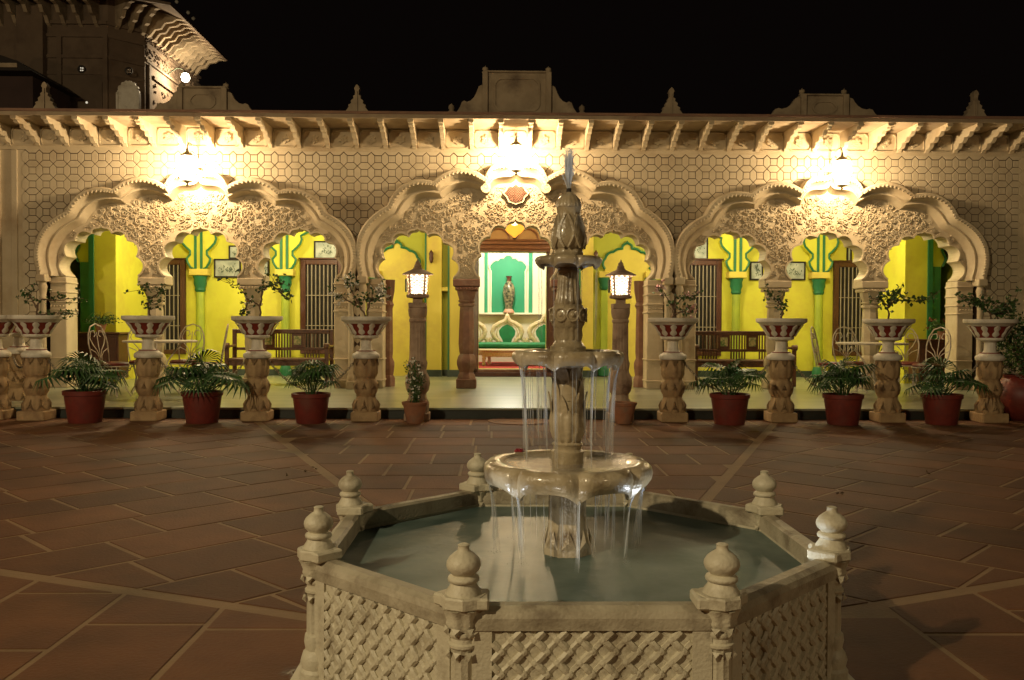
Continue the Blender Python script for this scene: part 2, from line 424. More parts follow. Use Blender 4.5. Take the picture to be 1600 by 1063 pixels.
# courses of slabs ring the fountain in eight sectors, each parallel to one side of the pool
def clip(poly, nx, ny, d):       # keep nx*x+ny*y <= d
    out = []
    for i in range(len(poly)):
        a = poly[i]; b = poly[(i+1) % len(poly)]
        da = nx*a[0]+ny*a[1]-d; db = nx*b[0]+ny*b[1]-d
        if da <= 0: out.append(a)
        if (da < 0 < db) or (db < 0 < da):
            t = da/(da-db); out.append((a[0]+(b[0]-a[0])*t, a[1]+(b[1]-a[1])*t))
    return out
def seen(cx, cy):
    v = Vector((cx, cy, -HC)); dz = v.dot(fwd)
    if dz < .6: return False
    return abs(v.dot(rt)/dz*F) < 1000 and -v.dot(up)/dz*F < 720
slabs = []; rest = MB()
def slabmesh(mb, poly, top):
    n = len(poly); c = (sum(p[0] for p in poly)/n, sum(p[1] for p in poly)/n)
    def inn(p, e):
        dx, dy = c[0]-p[0], c[1]-p[1]; L = sqrt(dx*dx+dy*dy) or 1
        return (p[0]+dx/L*e, p[1]+dy/L*e)
    r0_ = [(p[0], p[1], -.03) for p in poly]; r1 = [(p[0], p[1], top-.002) for p in poly]; r2 = [(*inn(p, .006), top) for p in poly]
    mb.loft([r0_, r1, r2], True, True)
rs = random.Random(5)
for k in range(8):
    ang = pi/2+k*pi/4; ca, sa = cos(ang), sin(ang); tx, ty = -sa, ca
    d = .95; course = 0
    while d < (9.5 if k == 0 else 15):
        dep = .60 if k == 0 else .51
        g = .013
        Lw = .60 if k == 0 else .66
        half = (d+dep)*tan(pi/8)+1
        s = -half-Lw*(.5 if course % 2 else 0)-(.23*course % .3)
        while s < half:
            Ls = Lw*rs.uniform(.88, 1.12)
            q = [(s+g+rs.uniform(-.004, .004), d+g), (s+Ls-g, d+g+rs.uniform(-.004, .004)), (s+Ls-g+rs.uniform(-.006, .006), d+dep-g), (s+g, d+dep-g+rs.uniform(-.004, .004))]
            # clip against the sector edges, leaving the wide mortar band
            tb = tan(pi/8); cn = cos(pi/8)
            for sg in (1, -1):
                q = clip(q, sg*cn, -sin(pi/8), -.045) if len(q) > 2 else []
            s += Ls
            if len(q) < 3: continue
            A = abs(sum(q[i][0]*q[(i+1) % len(q)][1]-q[(i+1) % len(q)][0]*q[i][1] for i in range(len(q))))/2
            if A < .02: continue
            wq = [(FC[0]+ca*v+tx*u_, FC[1]+sa*v+ty*u_) for u_, v in q]
            wq.reverse()
            area = sum(wq[i][0]*wq[(i+1) % len(wq)][1]-wq[(i+1) % len(wq)][0]*wq[i][1] for i in range(len(wq)))
            if area < 0: wq.reverse()
            cx = sum(p[0] for p in wq)/len(wq); cy = sum(p[1] for p in wq)/len(wq)
            if cy > 11.5: wq2 = clip(wq, 0, 1, 11.56); wq = wq2
            if len(wq) < 3 or cy > 11.9: continue
            if seen(cx, cy) and cy > 1.0: slabs.append((cx*cx+cy*cy, wq))
            elif abs(cx) < 12 and cy > -4: slabmesh(rest, wq, rs.uniform(-.0012, .0005))
        d += dep; course += 1
slabs.sort(key=lambda t: t[0])
for i, (q, wq) in enumerate(slabs):
    if i < 295:
        mb = MB(); slabmesh(mb, wq, rs.uniform(-.0012, .0005)); mb.build('paving_slab', S['slab'], pav)
    else: slabmesh(rest, wq, rs.uniform(-.0012, .0005))
rest.build('paving_slabs', S['slab'], pav, kind='stuff')
x, y = G(813, 655)
o = MB().lathe([(.0, .0), (.40, .0), (.40, .008), (.37, .012), (.36, .006), (.0, .006)], 32, caps=False).build('manhole_cover', S['slabtop'], loc=(x-.02, y-.28, .001), smooth=True)
tag(o, 'round flat drain cover in the paving against the dark step', 'manhole cover')

# ================================================================ THE PALACE WING
pal = thing('palace_wing', 'cream palace wing with three scalloped arcades and a bracketed eave under the night sky', 'building')
# terrace (part of the building) : dark riser, marble top
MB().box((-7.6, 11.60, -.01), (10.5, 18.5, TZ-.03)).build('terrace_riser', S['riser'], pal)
MB().box((-7.66, 11.57, TZ-.03), (10.5, BY+.3, TZ), bev=.006).build('terrace_floor', S['floor'], pal)
MB().box((-10, 12.9, -.01), (-7.70, 14.5, .12), bev=.01).build('side_step', S['floor'], pal)

# --- wall plate with the three arch openings
top = 4.55
wp = [(-10.6, 0), (-10.6, top), (10.6, top), (10.6, 0)]
for bx in reversed(BX):
    o_ = [(x+bx, z) for x, z in reversed(sca(OUT if bx == BX[1] else OUTS, .985, .985))]
    wp += [(bx+2.56, 0)]+o_+[(bx-2.56, 0)]
MB().prism([(x, z) for x, z in wp], FY, FY+.38).build('wall', S['groove'], pal)
MB().box((-10.6, FY+.005, 4.095), (10.6, FY-.012, 4.135)).build('string_course', S['plaster'], pal)
# --- tiles
p_ = .2289; zc0 = 3.975; xs0 = -8.168
e = .0050
sqr = [(-p_/4+e, -p_/4+e), (p_/4-e, -p_/4+e), (p_/4-e, p_/4-e), (-p_/4+e, p_/4-e)]
hexh = [(-p_/2+e*1.5, 0), (-p_/4+e*.4, -p_/4+e), (p_/4-e*.4, -p_/4+e), (p_/2-e*1.5, 0), (p_/4-e*.4, p_/4-e), (-p_/4+e*.4, p_/4-e)]
hexv = [(z, x) for x, z in hexh]
def tilemesh(mb, poly, cx, cz):
    n = len(poly); A = [(cx+x, FY+.004, cz+z) for x, z in poly]; B = [(cx+x, FY-.007, cz+z) for x, z in poly]; C_ = [(cx+x*.93, FY-.010, cz+z*.93) for x, z in poly]
    a = sum(poly[i][0]*poly[(i+1) % n][1]-poly[(i+1) % n][0]*poly[i][1] for i in range(n))
    rr = [A, B, C_]
    if a < 0: rr = [list(reversed(r)) for r in rr]
    mb.loft(rr, True, False); k = len(mb.v); mb.f.append(tuple(range(k-n, k))); mb.m.append(0)
protoT = {}
for nm, pl in (('s', sqr), ('h', hexh), ('v', hexv)):
    mb = MB(); tilemesh(mb, pl, 0, 0); protoT[nm] = (mb.mesh('wall_tile', S['tile']), pl)
tl = []
outs = [(bx, sca(OUT if bx == BX[1] else OUTS, .965, .965)) for bx in BX]
def tile_ok(x, z):
    if z > 4.10 or z < .2 or x < -7.93 or x > 8.93: return False
    for bx in BX:
        if abs(x-bx) < 2.60 and z < 2.05: return False
    for bx, po in outs:
        if inside(po, x-bx, z): return False
    return True
for i in range(0, 76):
    for j in range(0, 18):
        x = xs0+i*p_; z = zc0-j*p_
        for nm, ox, oz in (('s', 0, 0), ('h', 0, -p_/2), ('v', p_/2, 0)):
            if tile_ok(x+ox, z+oz): tl.append(((x+ox)**2+abs(z+oz-HC), nm, x+ox, z+oz))
    # half row at the top
    if -7.93 < xs0+i*p_ < 8.93: tl.append((999, 'top', xs0+i*p_, zc0+p_/4+.004))
tl.sort(key=lambda t: t[0])
rest = MB(); cnt = 0
for q, nm, x, z in tl:
    if nm == 'top':
        poly = [(-p_/4+e, 0), (p_/4-e, 0), (p_/2-e*1.2, p_/4-e), (p_/4+.02, p_/2-.02), (-p_/4-.02, p_/2-.02), (-p_/2+e*1.2, p_/4-e)]
        tilemesh(rest, poly, x, z+e)
        continue
    if cnt < 290: put('wall_tile', protoT[nm][0], pal, (x, rs.uniform(-.0015, .0015), z)); cnt += 1
    else: tilemesh(rest, protoT[nm][1], x, z)
rest.build('wall_tiles', S['tile'], pal, kind='stuff')
# left and right frame strips of the tiled field
for xx, wd in ((-8.0, .05), (8.98, .05)):
    mb = MB(); mb.box((xx-wd, FY-.03, 0), (xx+wd, FY+.01, 4.09), bev=.008)
    s_ = -1 if xx < 0 else 1
    MB().box((xx-s_*.16, FY-.005, 0), (xx+s_*1.6, FY+.004, 4.09)).build('border_ground', S['plaster'], pal)
    mb.box((xx+s_*.22, FY-.06, 0), (xx+s_*.55, FY+.01, 4.09), bev=.01)
    for k in range(34):
        mb.lathe([(0, -.02), (.045, -.02), (.05, 0), (.02, .03), (0, .03)], 8, T(xx+s_*.385, FY-.06, .12+k*.118) @ RX(pi/2), caps=False)
    mb.build('carved_border', S['plaster'], pal, smooth=True)

# --- arch mouldings and pierced panel
def ring_of(poly, sx, sz, dy, lo=2.0):
    q = sca(poly, sx, sz); return [(q[0][0], FY+dy, lo)]+[(x, FY+dy, z) for x, z in q]+[(q[-1][0], FY+dy, lo)]
PW = 1.65
def arch_set(OT, OPC):
    am = MB()
    prof = [(1.004, 1.006, .0), (1.004, 1.006, -.19), (.995, .992, -.215), (.978, .962, -.215), (.968, .945, -.16), (.957, .925, -.10), (.945, .905, -.075),
            (.938, .893, -.09), (.930, .880, -.09), (.922, .868, -.03), (.910, .850, .02), (.896, .832, .06)]
    am.loft([ring_of(OT, *q) for q in reversed(prof)], False)
    # braid on the rim
    q1 = sca(OT, 1.0, 1.0); acc = 0
    for i in range(len(q1)-1):
        a, b = q1[i], q1[i+1]; L = sqrt((b[0]-a[0])**2+(b[1]-a[1])**2); nseg = max(1, round(L/.055))
        if L > .3: continue
        for k in range(nseg):
            t = (k+.5)/nseg; x = a[0]+(b[0]-a[0])*t; z = a[1]+(b[1]-a[1])*t
            th = atan2(b[1]-a[1], b[0]-a[0])
            xf = T(x*.979, FY-.209, 2.05+(z-2.05)*.962) @ RY(-th+.5)
            am.add([(-.022, 0, -.024), (.022, 0, -.024), (.022, 0, .024), (-.022, 0, .024), (-.008, -.010, -.020), (.008, -.010, -.020), (.008, -.010, .020), (-.008, -.010, .020)],
                   [(4, 5, 6, 7), (0, 1, 5, 4), (1, 2, 6, 5), (2, 3, 7, 6), (3, 0, 4, 7)], xf)
    arch_me = am.mesh('arch_moulding', S['plaster'], smooth=38)
    PP = [(-2.335, 2.0)]+sca(OT, .897, .834)+[(2.335, 2.0)]
    PW = 1.65
    bot = []
    for cx in (PW, 0, -PW):
        bot += [(x+cx, z) for x, z in reversed(OPC if cx == 0 else OPEN)]
        if cx != -PW: bot += [(cx-.60, 1.98), (cx-PW+.60, 1.98)]
    PANEL = PP+[(PW+.60, 2.0)]+bot+[(-PW-.60, 2.0)]
    panel_me = MB().prism(PANEL, FY+.05, FY+.40).mesh('arch_panel', S['plaster'])
    # raised lip round the openings
    lip = MB()
    for cx in (-PW, 0, PW):
        OP = OPC if cx == 0 else OPEN
        a = [(x+cx, FY+.05, z) for x, z in OP]; b = [(x+cx, FY+.02, z) for x, z in OP]
        o2 = []
        for i, (x, z) in enumerate(OP):
            x0_, z0_ = OP[max(0, i-1)]; x1_, z1_ = OP[min(len(OP)-1, i+1)]
            dx, dz = x1_-x0_, z1_-z0_; L = sqrt(dx*dx+dz*dz) or 1
            o2.append((x+cx-dz/L*.03, z+dx/L*.03))
        c = [(x, FY+.02, z) for x, z in o2]; d = [(x, FY+.055, z) for x, z in o2]
        lip.loft([d, c, b, a], False)
    lip_me = lip.mesh('opening_lip', S['plaster'])
    # arabesque relief
    rel = MB(); rr = random.Random(11); pts = []
    def ribbon(mb, pp, wd, y0=FY+.052, h=.024):
        n = len(pp); A, B, C_, D = [], [], [], []
        for i, (x, z) in enumerate(pp):
            x0_, z0_ = pp[max(0, i-1)]; x1_, z1_ = pp[min(n-1, i+1)]
            dx, dz = x1_-x0_, z1_-z0_; L = sqrt(dx*dx+dz*dz) or 1
            ww = wd*(.35+.65*sin(pi*min(.97, max(.03, (i+.4)/n))))
            A.append((x-dz/L*ww, y0, z+dx/L*ww)); C_.append((x+dz/L*ww, y0, z-dx/L*ww)); B.append((x-dz/L*ww*.7, y0-h, z+dx/L*ww*.7)); D.append((x+dz/L*ww*.7, y0-h, z-dx/L*ww*.7))
        mb.loft([A, B, D, C_], False)
    def leafr(mb, x, z, a, L, wd, y0=FY+.052, h=.020):
        ca, sa = cos(a), sin(a)
        def q(u, v): return (x+ca*u-sa*v, z+sa*u+ca*v)
        b0 = q(0, 0); t_ = q(L, 0); l_ = q(L*.45, wd); r_ = q(L*.4, -wd); m_ = q(L*.5, 0)
        mb.add([(b0[0], y0, b0[1]), (r_[0], y0, r_[1]), (t_[0], y0, t_[1]), (l_[0], y0, l_[1]), (m_[0], y0-h, m_[1])], [(0, 1, 4), (1, 2, 4), (2, 3, 4), (3, 0, 4)])
    tries = 0
    while tries < 9000:
        tries += 1
        x = rr.uniform(-2.32, -.03); z = rr.uniform(2.05, 3.6)
        if not inside(PANEL, x, z) or dist(PANEL, x, z) < .055: continue
        if any((x-a)**2+(z-b)**2 < .098**2 for a, b, *_ in pts): continue
        pts.append((x, z, rr.uniform(0, 2*pi), rr.choice((-1, 1)), rr.random()))
    for mir in (1, -1):
        m2 = MB()
        for x, z, a, s, q in pts:
            if q < .13:
                for k in range(6): leafr(m2, x+.008*cos(a+k*pi/3), z+.008*sin(a+k*pi/3), a+k*pi/3, .042, .012)
                continue
            R0 = .060 if q < .75 else .042
            sp = []
            for i in range(13):
                t = i/12; th = a+s*t*1.45*2*pi; r = R0*(1-.78*t); sp.append((x+r*cos(th), z+r*sin(th)))
            th0 = a-s*pi/2
            sp = [(sp[0][0]+.05*cos(th0)+.01*cos(a), sp[0][1]+.05*sin(th0)+.01*sin(a))]+sp
            ribbon(m2, sp, .0115)
            for k in range(3):
                t = a+s*(k*1.9+.5); leafr(m2, x+R0*.9*cos(t), z+R0*.9*sin(t), t+s*.7, .045, .012)
            leafr(m2, x, z, a+2.2, .028, .012)
        if mir == -1: m2.v = [(-a, b, c) for a, b, c in m2.v]; m2.f = [tuple(reversed(f)) for f in m2.f]
        rel.add(m2.v, m2.f)
    rel_me = rel.mesh('arabesque_relief', S['plaster'])
    return arch_me, panel_me, lip_me, rel_me
ASIDE = arch_set(OUTS, OPEN); ACENT = arch_set(OUT, OPENC)
for bi, bx in enumerate(BX):
    arch_me, panel_me, lip_me, rel_me = ACENT if bi == 1 else ASIDE
    ar = put('arch', arch_me, pal, (bx, 0, 0))
    put('pierced_panel', panel_me, pal, (bx, 0, 0))
    put('opening_lip', lip_me, pal, (bx, 0, 0))
    put('floral_relief', rel_me, pal, (bx, 0, 0))
# the centre arch: scrolls at the middle lobe and a dark fretted cartouche
bx = BX[1]
for s in (-1, 1):
    mb = MB()
    mb.lathe([(0, -.12), (.06, -.12), (.085, -.08), (.085, .04), (0, .04)], 20, T(bx+s*.50, FY-.06, 3.50) @ RX(pi/2), caps=False)
    pp = [(bx+s*(.50+.055*cos(t)*(1-t/9)), FY-.19, 3.50+.055*sin(t)*(1-t/9)) for t in [k*.5 for k in range(14)]]
    mb.tube(pp, .012, 5)
    mb.build('scroll', S['plaster'], pal, smooth=True)
cart = [(0, .18), (.05, .13), (.12, .14), (.16, .06), (.20, .02), (.14, -.04), (.11, -.12), (.04, -.14), (0, -.16)]
cart = cart+[(-x, z) for x, z in reversed(cart[1:-1])]
cz = P(808, 304, FY)[1]
c_ = MB().prism([(bx+x*1.15, cz+z*1.1) for x, z in cart], FY-.02, FY+.06).build('cartouche', S['plaster'], pal)
MB().prism([(bx+x*.95, cz+z*.92) for x, z in cart], FY-.026, FY-.01).build('cartouche_back', S['wood'], c_)
fb = MB()
for k in range(-6, 7):
    for s in (-1, 1):
        pts_ = [(k*.042+s*t, t) for t in [u_*.012-.16 for u_ in range(27)] if inside([(x*.93, z*.9) for x, z in cart], k*.042+s*t, t)]
        if len(pts_) > 2: fb.tube([(bx+pts_[0][0], FY-.03, cz+pts_[0][1]), (bx+pts_[-1][0], FY-.03, cz+pts_[-1][1])], .005, 4)
fb.build('fret', S['redstone'], c_)
# --- piers, colonnettes, columns under the panel
def colonnette(mb, x, y, z0, z1, r):
    H = z1-z0
    pr = [(1.5, 0), (1.5, .08), (1.1, .10), (1.5, .16), (1.25, .22), (.95, .25), (1.0, .5), (.95, H-.42), (1.2, H-.40), (1.2, H-.36), (.95, H-.34), (1.25, H-.24), (1.4, H-.2), (1.0, H-.14), (1.5, H-.10), (1.7, H-.05), (1.7, H)]
    mb.lathe([(a*r, b) for a, b in pr], 14, T(x, y, z0))
for bi, bx in enumerate(BX):
    jm = S['redstone'] if bi == 1 else S['plaster']
    for s in (-1, 1):
        mb = MB(); colonnette(mb, bx+s*2.535, FY-.13, TZ, 2.02, .050)
        mb.box((bx+s*2.46, FY-.22, 1.90), (bx+s*2.62, FY+.0, 2.02), bev=.012)
        mb.box((bx+s*2.46, FY-.22, TZ), (bx+s*2.62, FY+.0, TZ+.14), bev=.012)
        mb.build('colonnette', S['plaster'], pal, smooth=True)
        # flat pier which carries the panel end
        mb = MB(); xa, xb = bx+s*2.225, bx+s*2.50
        mb.box((xa, FY+.02, TZ), (xb, FY+.42, 1.99), bev=.012)
        for zz in (TZ+.12, .62, 1.42, 1.56, 1.72, 1.88): mb.box((xa-s*.015, FY+.0, zz), (xb, FY+.43, zz+.03), bev=.008)
        for k in range(5): mb.lathe([(0, 0), (.016, 0), (.014, .02), (0, .03)], 6, T(xa+s*(.04+k*.05), FY+.0, 1.50) @ RX(pi/2), caps=False)
        mb.build('pier', S['plaster'], pal, smooth=True)
    for s in (-1, 1):
        cx = bx+s*PW/2; cy = FY+.22
        mb = MB()
        mb.box((cx-.17, cy-.17, TZ), (cx+.17, cy+.17, TZ+.16), bev=.012)
        oc = lambda a, z: 1+.0*a
        mb.lathe([(.165, TZ+.16), (.16, TZ+.2), (.125, TZ+.27), (.15, TZ+.33), (.175, TZ+.40), (.175, TZ+.46), (.15, TZ+.54), (.12, TZ+.58), (.13, TZ+.62), (.145, TZ+.75),
                  (.125, 1.45), (.118, 1.52), (.15, 1.54), (.15, 1.57), (.12, 1.59), (.13, 1.63), (.165, 1.74), (.175, 1.80)], 8, T(cx, cy, 0), ph=pi/8)
        mb.lathe([(.128, 1.60), (.145, 1.61), (.145, 1.63), (.13, 1.64)], 16, T(cx, cy, 0))
        mb.box((cx-.19, cy-.19, 1.80), (cx+.19, cy+.19, 1.86), bev=.01)
        mb.box((cx-.225, cy-.20, 1.865), (cx+.225, cy+.20, 1.985), bev=.012)
        for k in range(7): mb.lathe([(0, 0), (.018, 0), (.014, .02), (0, .03)], 6, T(cx-.15+k*.05, cy-.19, 1.83) @ RX(pi/2), caps=False)
        mb.build('column', jm, pal, smooth=30)
    if bi == 1:
        for s in (-1, 1):
            mb = MB(); cx = bx+s*2.19; cy = FY+.52
            mb.lathe([(.12, TZ), (.12, TZ+.14), (.09, TZ+.2), (.11, TZ+.34), (.11, TZ+.42), (.075, TZ+.5), (.085, TZ+.6), (.075, 1.5), (.10, 1.56), (.075, 1.62), (.11, 1.8), (.12, 1.99)], 8, T(cx, cy, 0), ph=pi/8)
            mb.build('red_half_column', S['redstone'], pal, smooth=30)

# --- eave: slab, brackets, frieze panels
ev = MB(); ev.box((-10.6, FY-.83, 4.475), (10.6, FY+.05, 4.535)).build('eave_soffit', S['eave'], pal)
MB().prismx([(FY-.86, 4.537), (FY-.86, 4.575), (FY-.1, 4.66), (FY+5, 4.70), (FY+5, 4.537)], -10.6, 10.6).build('eave_slab', S['slabtop'], pal)
bp_ = [(0, 4.474), (0, 4.14), (-.04, 4.145), (-.09, 4.19), (-.15, 4.185), (-.20, 4.22), (-.22, 4.27), (-.31, 4.26), (-.36, 4.29), (-.39, 4.34), (-.46, 4.325), (-.53, 4.345), (-.57, 4.395), (-.66, 4.375), (-.72, 4.39), (-.74, 4.42), (-.79, 4.42), (-.80, 4.474)]
bm_ = MB().prismx([(FY+y, z) for y, z in bp_], -.034, .034)
bm_.box((-.045, FY-.80, 4.43), (.045, FY-.70, 4.472))
bme = bm_.mesh('eave_bracket', S['plaster'])
fp = MB(); W2 = .478/2-.045
def frame_poly(w, h, c): return [(-w+c, -h), (w-c, -h), (w-c*.4, -h+c*.4), (w, -h+c), (w, h-c), (w-c*.4, h-c*.4), (w-c, h), (-w+c, h), (-w+c*.4, h-c*.4), (-w, h-c), (-w, -h+c), (-w+c*.4, -h+c*.4)]
fp.box((-.479/2+.0, -.0, -.17), (.479/2, .03, .17))
a = frame_poly(W2, .15, .05); b = frame_poly(W2-.014, .136, .045)
for dy0, dy1 in ((-.026, 0),):
    A0 = [(x, dy1, z) for x, z in a]; A1 = [(x, dy0, z) for x, z in a]; B1 = [(x, dy0, z) for x, z in b]; B0 = [(x, dy1, z) for x, z in b]
    fp.loft([A0, A1, B1, B0], True)
for k in range(6):
    a_ = k*pi/3+pi/6
    pts_ = [(0, 0), (.03, .025), (.065, .025), (.085, 0), (.065, -.025), (.03, -.025)]
    vs = [(x*cos(a_)-z*sin(a_), -.028 if 0 < i else -.012, x*sin(a_)+z*cos(a_)) for i, (x, z) in enumerate(pts_)]
    vb = [(x, 0, z) for x, y, z in vs]
    fp.add(vs+vb, [(0, 5, 4, 3, 2, 1)]+[(i, (i+1) % 6, (i+1) % 6+6, i+6) for i in range(6)])
fp.lathe([(0, .03), (.02, .025), (.026, 0)], 8, RX(pi/2), caps=False)
fpe = fp.mesh('frieze_panel', S['plaster'])
nb = 21
for k in range(-nb, nb+1):
    x = .298+(k+.5)*.4785
    if abs(x) > 10.4: continue
    put('eave_bracket', bme, pal, (x, 0, 0))
    if abs(x+.239) < 10.2: put('frieze_panel', fpe, pal, (x+.239, FY-.018, 4.305))

# --- parapet crests
CY = 14.5
def crest(cxpx, posts, ytop, wing, ybase, fin, label):
    root = bpy.data.objects.new('parapet_crest', None); COL.objects.link(root); root.parent = pal
    X = lambda px, py=180: P(px, py, CY)[0]
    Zf = lambda py: P(cxpx, py, CY)[1]
    x0, x1 = X(posts[0]), X(posts[1]); zb = 4.60; zt = Zf(ytop)
    mb = MB(); mb.box((x0, CY, zb), (x1, CY+.14, zt), bev=.01)
    mb.box((x0-.02, CY-.03, zt), (x1+.02, CY+.17, zt+.03), bev=.008)
    fw = (x1-x0)/2-.14; fh = (zt-zb)/2-.08; mx_, mz_ = (x0+x1)/2, (zb+zt)/2
    a = frame_poly(fw, fh, .09); b = frame_poly(fw-.03, fh-.03, .08)
    mb.loft([[(mx_+x, CY+.002, mz_+z) for x, z in a], [(mx_+x, CY-.02, mz_+z) for x, z in a], [(mx_+x, CY-.02, mz_+z) for x, z in b], [(mx_+x, CY+.002, mz_+z) for x, z in b]], True)
    mb.build('crest_panel', S['crest'], root)
    for x in (x0, x1):
        z2 = Zf(posts[2])
        m3 = MB(); m3.box((x-.045, CY-.05, zb), (x+.045, CY+.19, z2-.10), bev=.008)
        m3.lathe([(.055, z2-.10), (.055, z2-.085), (.035, z2-.07), (.05, z2-.045), (.045, z2-.02), (.012, z2), (.0, z2+.02)], 10, T(x, CY+.07, 0))
        m3.build('crest_post', S['crest'], root, smooth=True)
    for s in (-1, 1):
        xa = x1+.03 if s > 0 else x0-.03
        H = Zf(wing[1])-zb; W = wing[0]*CY/F
        pl = [(0, 0), (0, H*.92), (W*.06, H), (W*.17, H*.95), (W*.24, H*.78), (W*.33, H*.62), (W*.46, H*.50), (W*.60, H*.46), (W*.68, H*.50), (W*.78, H*.45), (W*.84, H*.30), (W*.95, H*.15), (W, 0)]
        MB().prism([(xa+s*x, zb+z) for x, z in pl], CY+.01, CY+.13).build('crest_wing', S['crest'], root)
        if fin:
            m3 = MB(); m3.lathe([(.055, 0), (.055, .09), (.03, .10), (.05, .14), (.045, .18), (.01, .21), (0, .22)], 10, T(xa+s*(W+.07), CY+.06, zb))
            m3.build('crest_finial', S['crest'], root, smooth=True)
crest(807, (758, 857, 103), 114, (43, 133), 180, True, '')
crest(316, (282, 351, 128), 138, (42, 143), 178, False, '')
crest(1289, (1255, 1321, 138), 150, (52, 152), 186, False, '')
mer = [(-.20, 0), (-.20, .03), (-.13, .13), (-.14, .16), (-.09, .19), (-.10, .23), (-.055, .27), (-.06, .31), (-.03, .33), (-.03, .40), (-.045, .43), (-.03, .47), (0, .50)]
mer = mer+[(-x, z) for x, z in reversed(mer[:-1])]
mm = MB().prism([(x*1.02, z*.98+.02) for x, z in mer], -.06, .06); mm.box((-.012, -.085, 0), (.012, -.06, .40))
mme = mm.mesh('merlon', S['crest'])
for px in (67, 557, 1050, 1527): put('merlon', mme, pal, (P(px, 180, CY)[0], CY+.1, 4.60))

# --- veranda shell: ceiling, back wall, end walls
MB().box((-8.4, FY+.41, 3.50), (9.0, BY+.2, 3.62)).build('veranda_ceiling', S['cream'], pal)
dl, dr = P(748, 400, BY)[0], P(854, 400, BY)[0]           # doorway
dz0 = P(800, 577, BY)[1]; dz1 = P(800, 394, BY)[1]
cl, cr = P(572, 400, BY)[0], P(1050, 400, BY)[0]          # the centre bay's section of the wall
MB().box((-8.4, BY, TZ-.1), (cl, BY+.25, 3.5)).build('back_wall', S['yellow'], pal); MB().box((cr, BY, TZ-.1), (9.0, BY+.25, 3.5)).build('back_wall', S['yellow'], pal)
bc = MB(); bc.box((cl, BY, TZ-.1), (dl, BY+.25, 3.5)); bc.box((dr, BY, TZ-.1), (cr, BY+.25, 3.5)); bc.box((dl, BY, dz1), (dr, BY+.25, 3.5)); bc.box((dl, BY, TZ-.1), (dr, BY+.25, dz0)); bc.build('back_wall_centre', S['lime'], pal)
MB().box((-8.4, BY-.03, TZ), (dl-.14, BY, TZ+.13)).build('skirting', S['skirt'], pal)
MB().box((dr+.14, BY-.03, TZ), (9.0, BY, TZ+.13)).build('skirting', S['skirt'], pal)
for xx in (-8.4, 8.8): MB().box((xx, FY+.4, TZ), (xx+.2, BY, 3.5)).build('end_wall', S['yellow'], pal)
# deep yellow piers with green edges near the veranda's two ends, and their scalloped cross arches
def endpier(s, pa, pb, Y0, Y1, gp):
    xa, xb = P(pa, 450, Y0)[0], P(pb, 450, Y0)[0]
    MB().box((xa, Y0, TZ), (xb, Y1, 3.5)).build('yellow_pier', S['yellow'], pal)
    ge = xa if s < 0 else xb
    g = MB(); g.box((ge-s*.002, Y0-.03, TZ), (ge+s*.09, Y1, 3.5)); g.build('green_pier_edge', S['green'], pal)
    # dark green pilaster and the scalloped half arch which springs from it towards the end wall
    m = MB(); x0 = ge+s*.10; x1 = x0+s*.20
    m.box((x0, Y0+.1, TZ), (x1, Y0+.35, 2.35)); m.build('green_pilaster', S['green'], pal)
    h = [(0, 2.35), (.24, 2.35), (.30, 2.50), (.22, 2.66), (.30, 2.80), (.42, 2.88), (.40, 3.02), (.52, 3.12), (.66, 3.16), (.9, 3.2), (.9, 3.5), (0, 3.5)]
    MB().prism([(x0+s*x, z) for x, z in h], Y0+.12, Y0+.30).build('scalloped_half_arch', S['lime'], pal)
    hh = [(x0+s*x, Y0+.11, z) for x, z in h[1:10]]
    MB().tube(hh, .022, 6).build('green_arch_edge', S['green'], pal, smooth=True)
endpier(-1, 147, 181, 16.6, BY, 0)
endpier(1, 1414, 1449, 16.6, BY, 0)
# green engaged columns on the back wall with flaring scalloped brackets
cb = MB()
h = [(.10, 2.33), (.16, 2.36), (.22, 2.46), (.24, 2.54), (.17, 2.62), (.17, 2.70), (.26, 2.78), (.33, 2.86), (.36, 2.95), (.34, 3.02), (.45, 3.08), (.62, 3.14), (.80, 3.18), (.86, 3.22)]
poly = [(-x, z) for x, z in h]+[(-.86, 3.5), (.86, 3.5)]+[(x, z) for x, z in reversed(h)]
cb.prism(poly, -.22, 0)
cbm = cb.mesh('scalloped_bracket', S['yellow'])
gb = MB()
for s in (-1, 1):
    gb.tube([(s*x, -.225, z) for x, z in h], .024, 6); gb.box((s*.035, -.245, 2.33), (s*.085, -.222, 3.45))
gbm = gb.mesh('green_edging', S['green'], smooth=True)
ab = MB(); ab.box((-.19, -.26, 2.20), (.19, 0, 2.33), bev=.01); abm = ab.mesh('abacus', S['yellow2'])
gc = MB(); gc.lathe([(.085, 1.86), (.11, 1.90), (.10, 1.95), (.13, 2.03), (.125, 2.12), (.15, 2.19)], 14, T(0, -.12, 0)); gcm = gc.mesh('green_capital', S['green'], smooth=True)
gs = MB(); gs.lathe([(.10, 0), (.10, .12), (.085, .16), (.09, .25), (.085, 1.86-TZ)], 14, T(0, -.12, TZ)); gsm = gs.mesh('green_shaft', S['greenstone'], smooth=True)
gk = MB(); gk.lathe([(.13, 0), (.13, .05), (.12, .14), (.10, .2), (.09, .22)], 14, T(0, -.12, TZ)); gkm = gk.mesh('column_base', S['green'], smooth=True)
for px in (183, 313, 446, 1150, 1279, 1407):
    X = P(px, 480, BY-.12)[0]
    root = bpy.data.objects.new('green_column', None); COL.objects.link(root); root.parent = pal; root.location = (X, BY, 0)
    for nm, me in (('scalloped_bracket', cbm), ('green_edging', gbm), ('abacus', abm), ('green_capital', gcm), ('green_shaft', gsm), ('column_base', gkm)):
        put(nm, me, root)
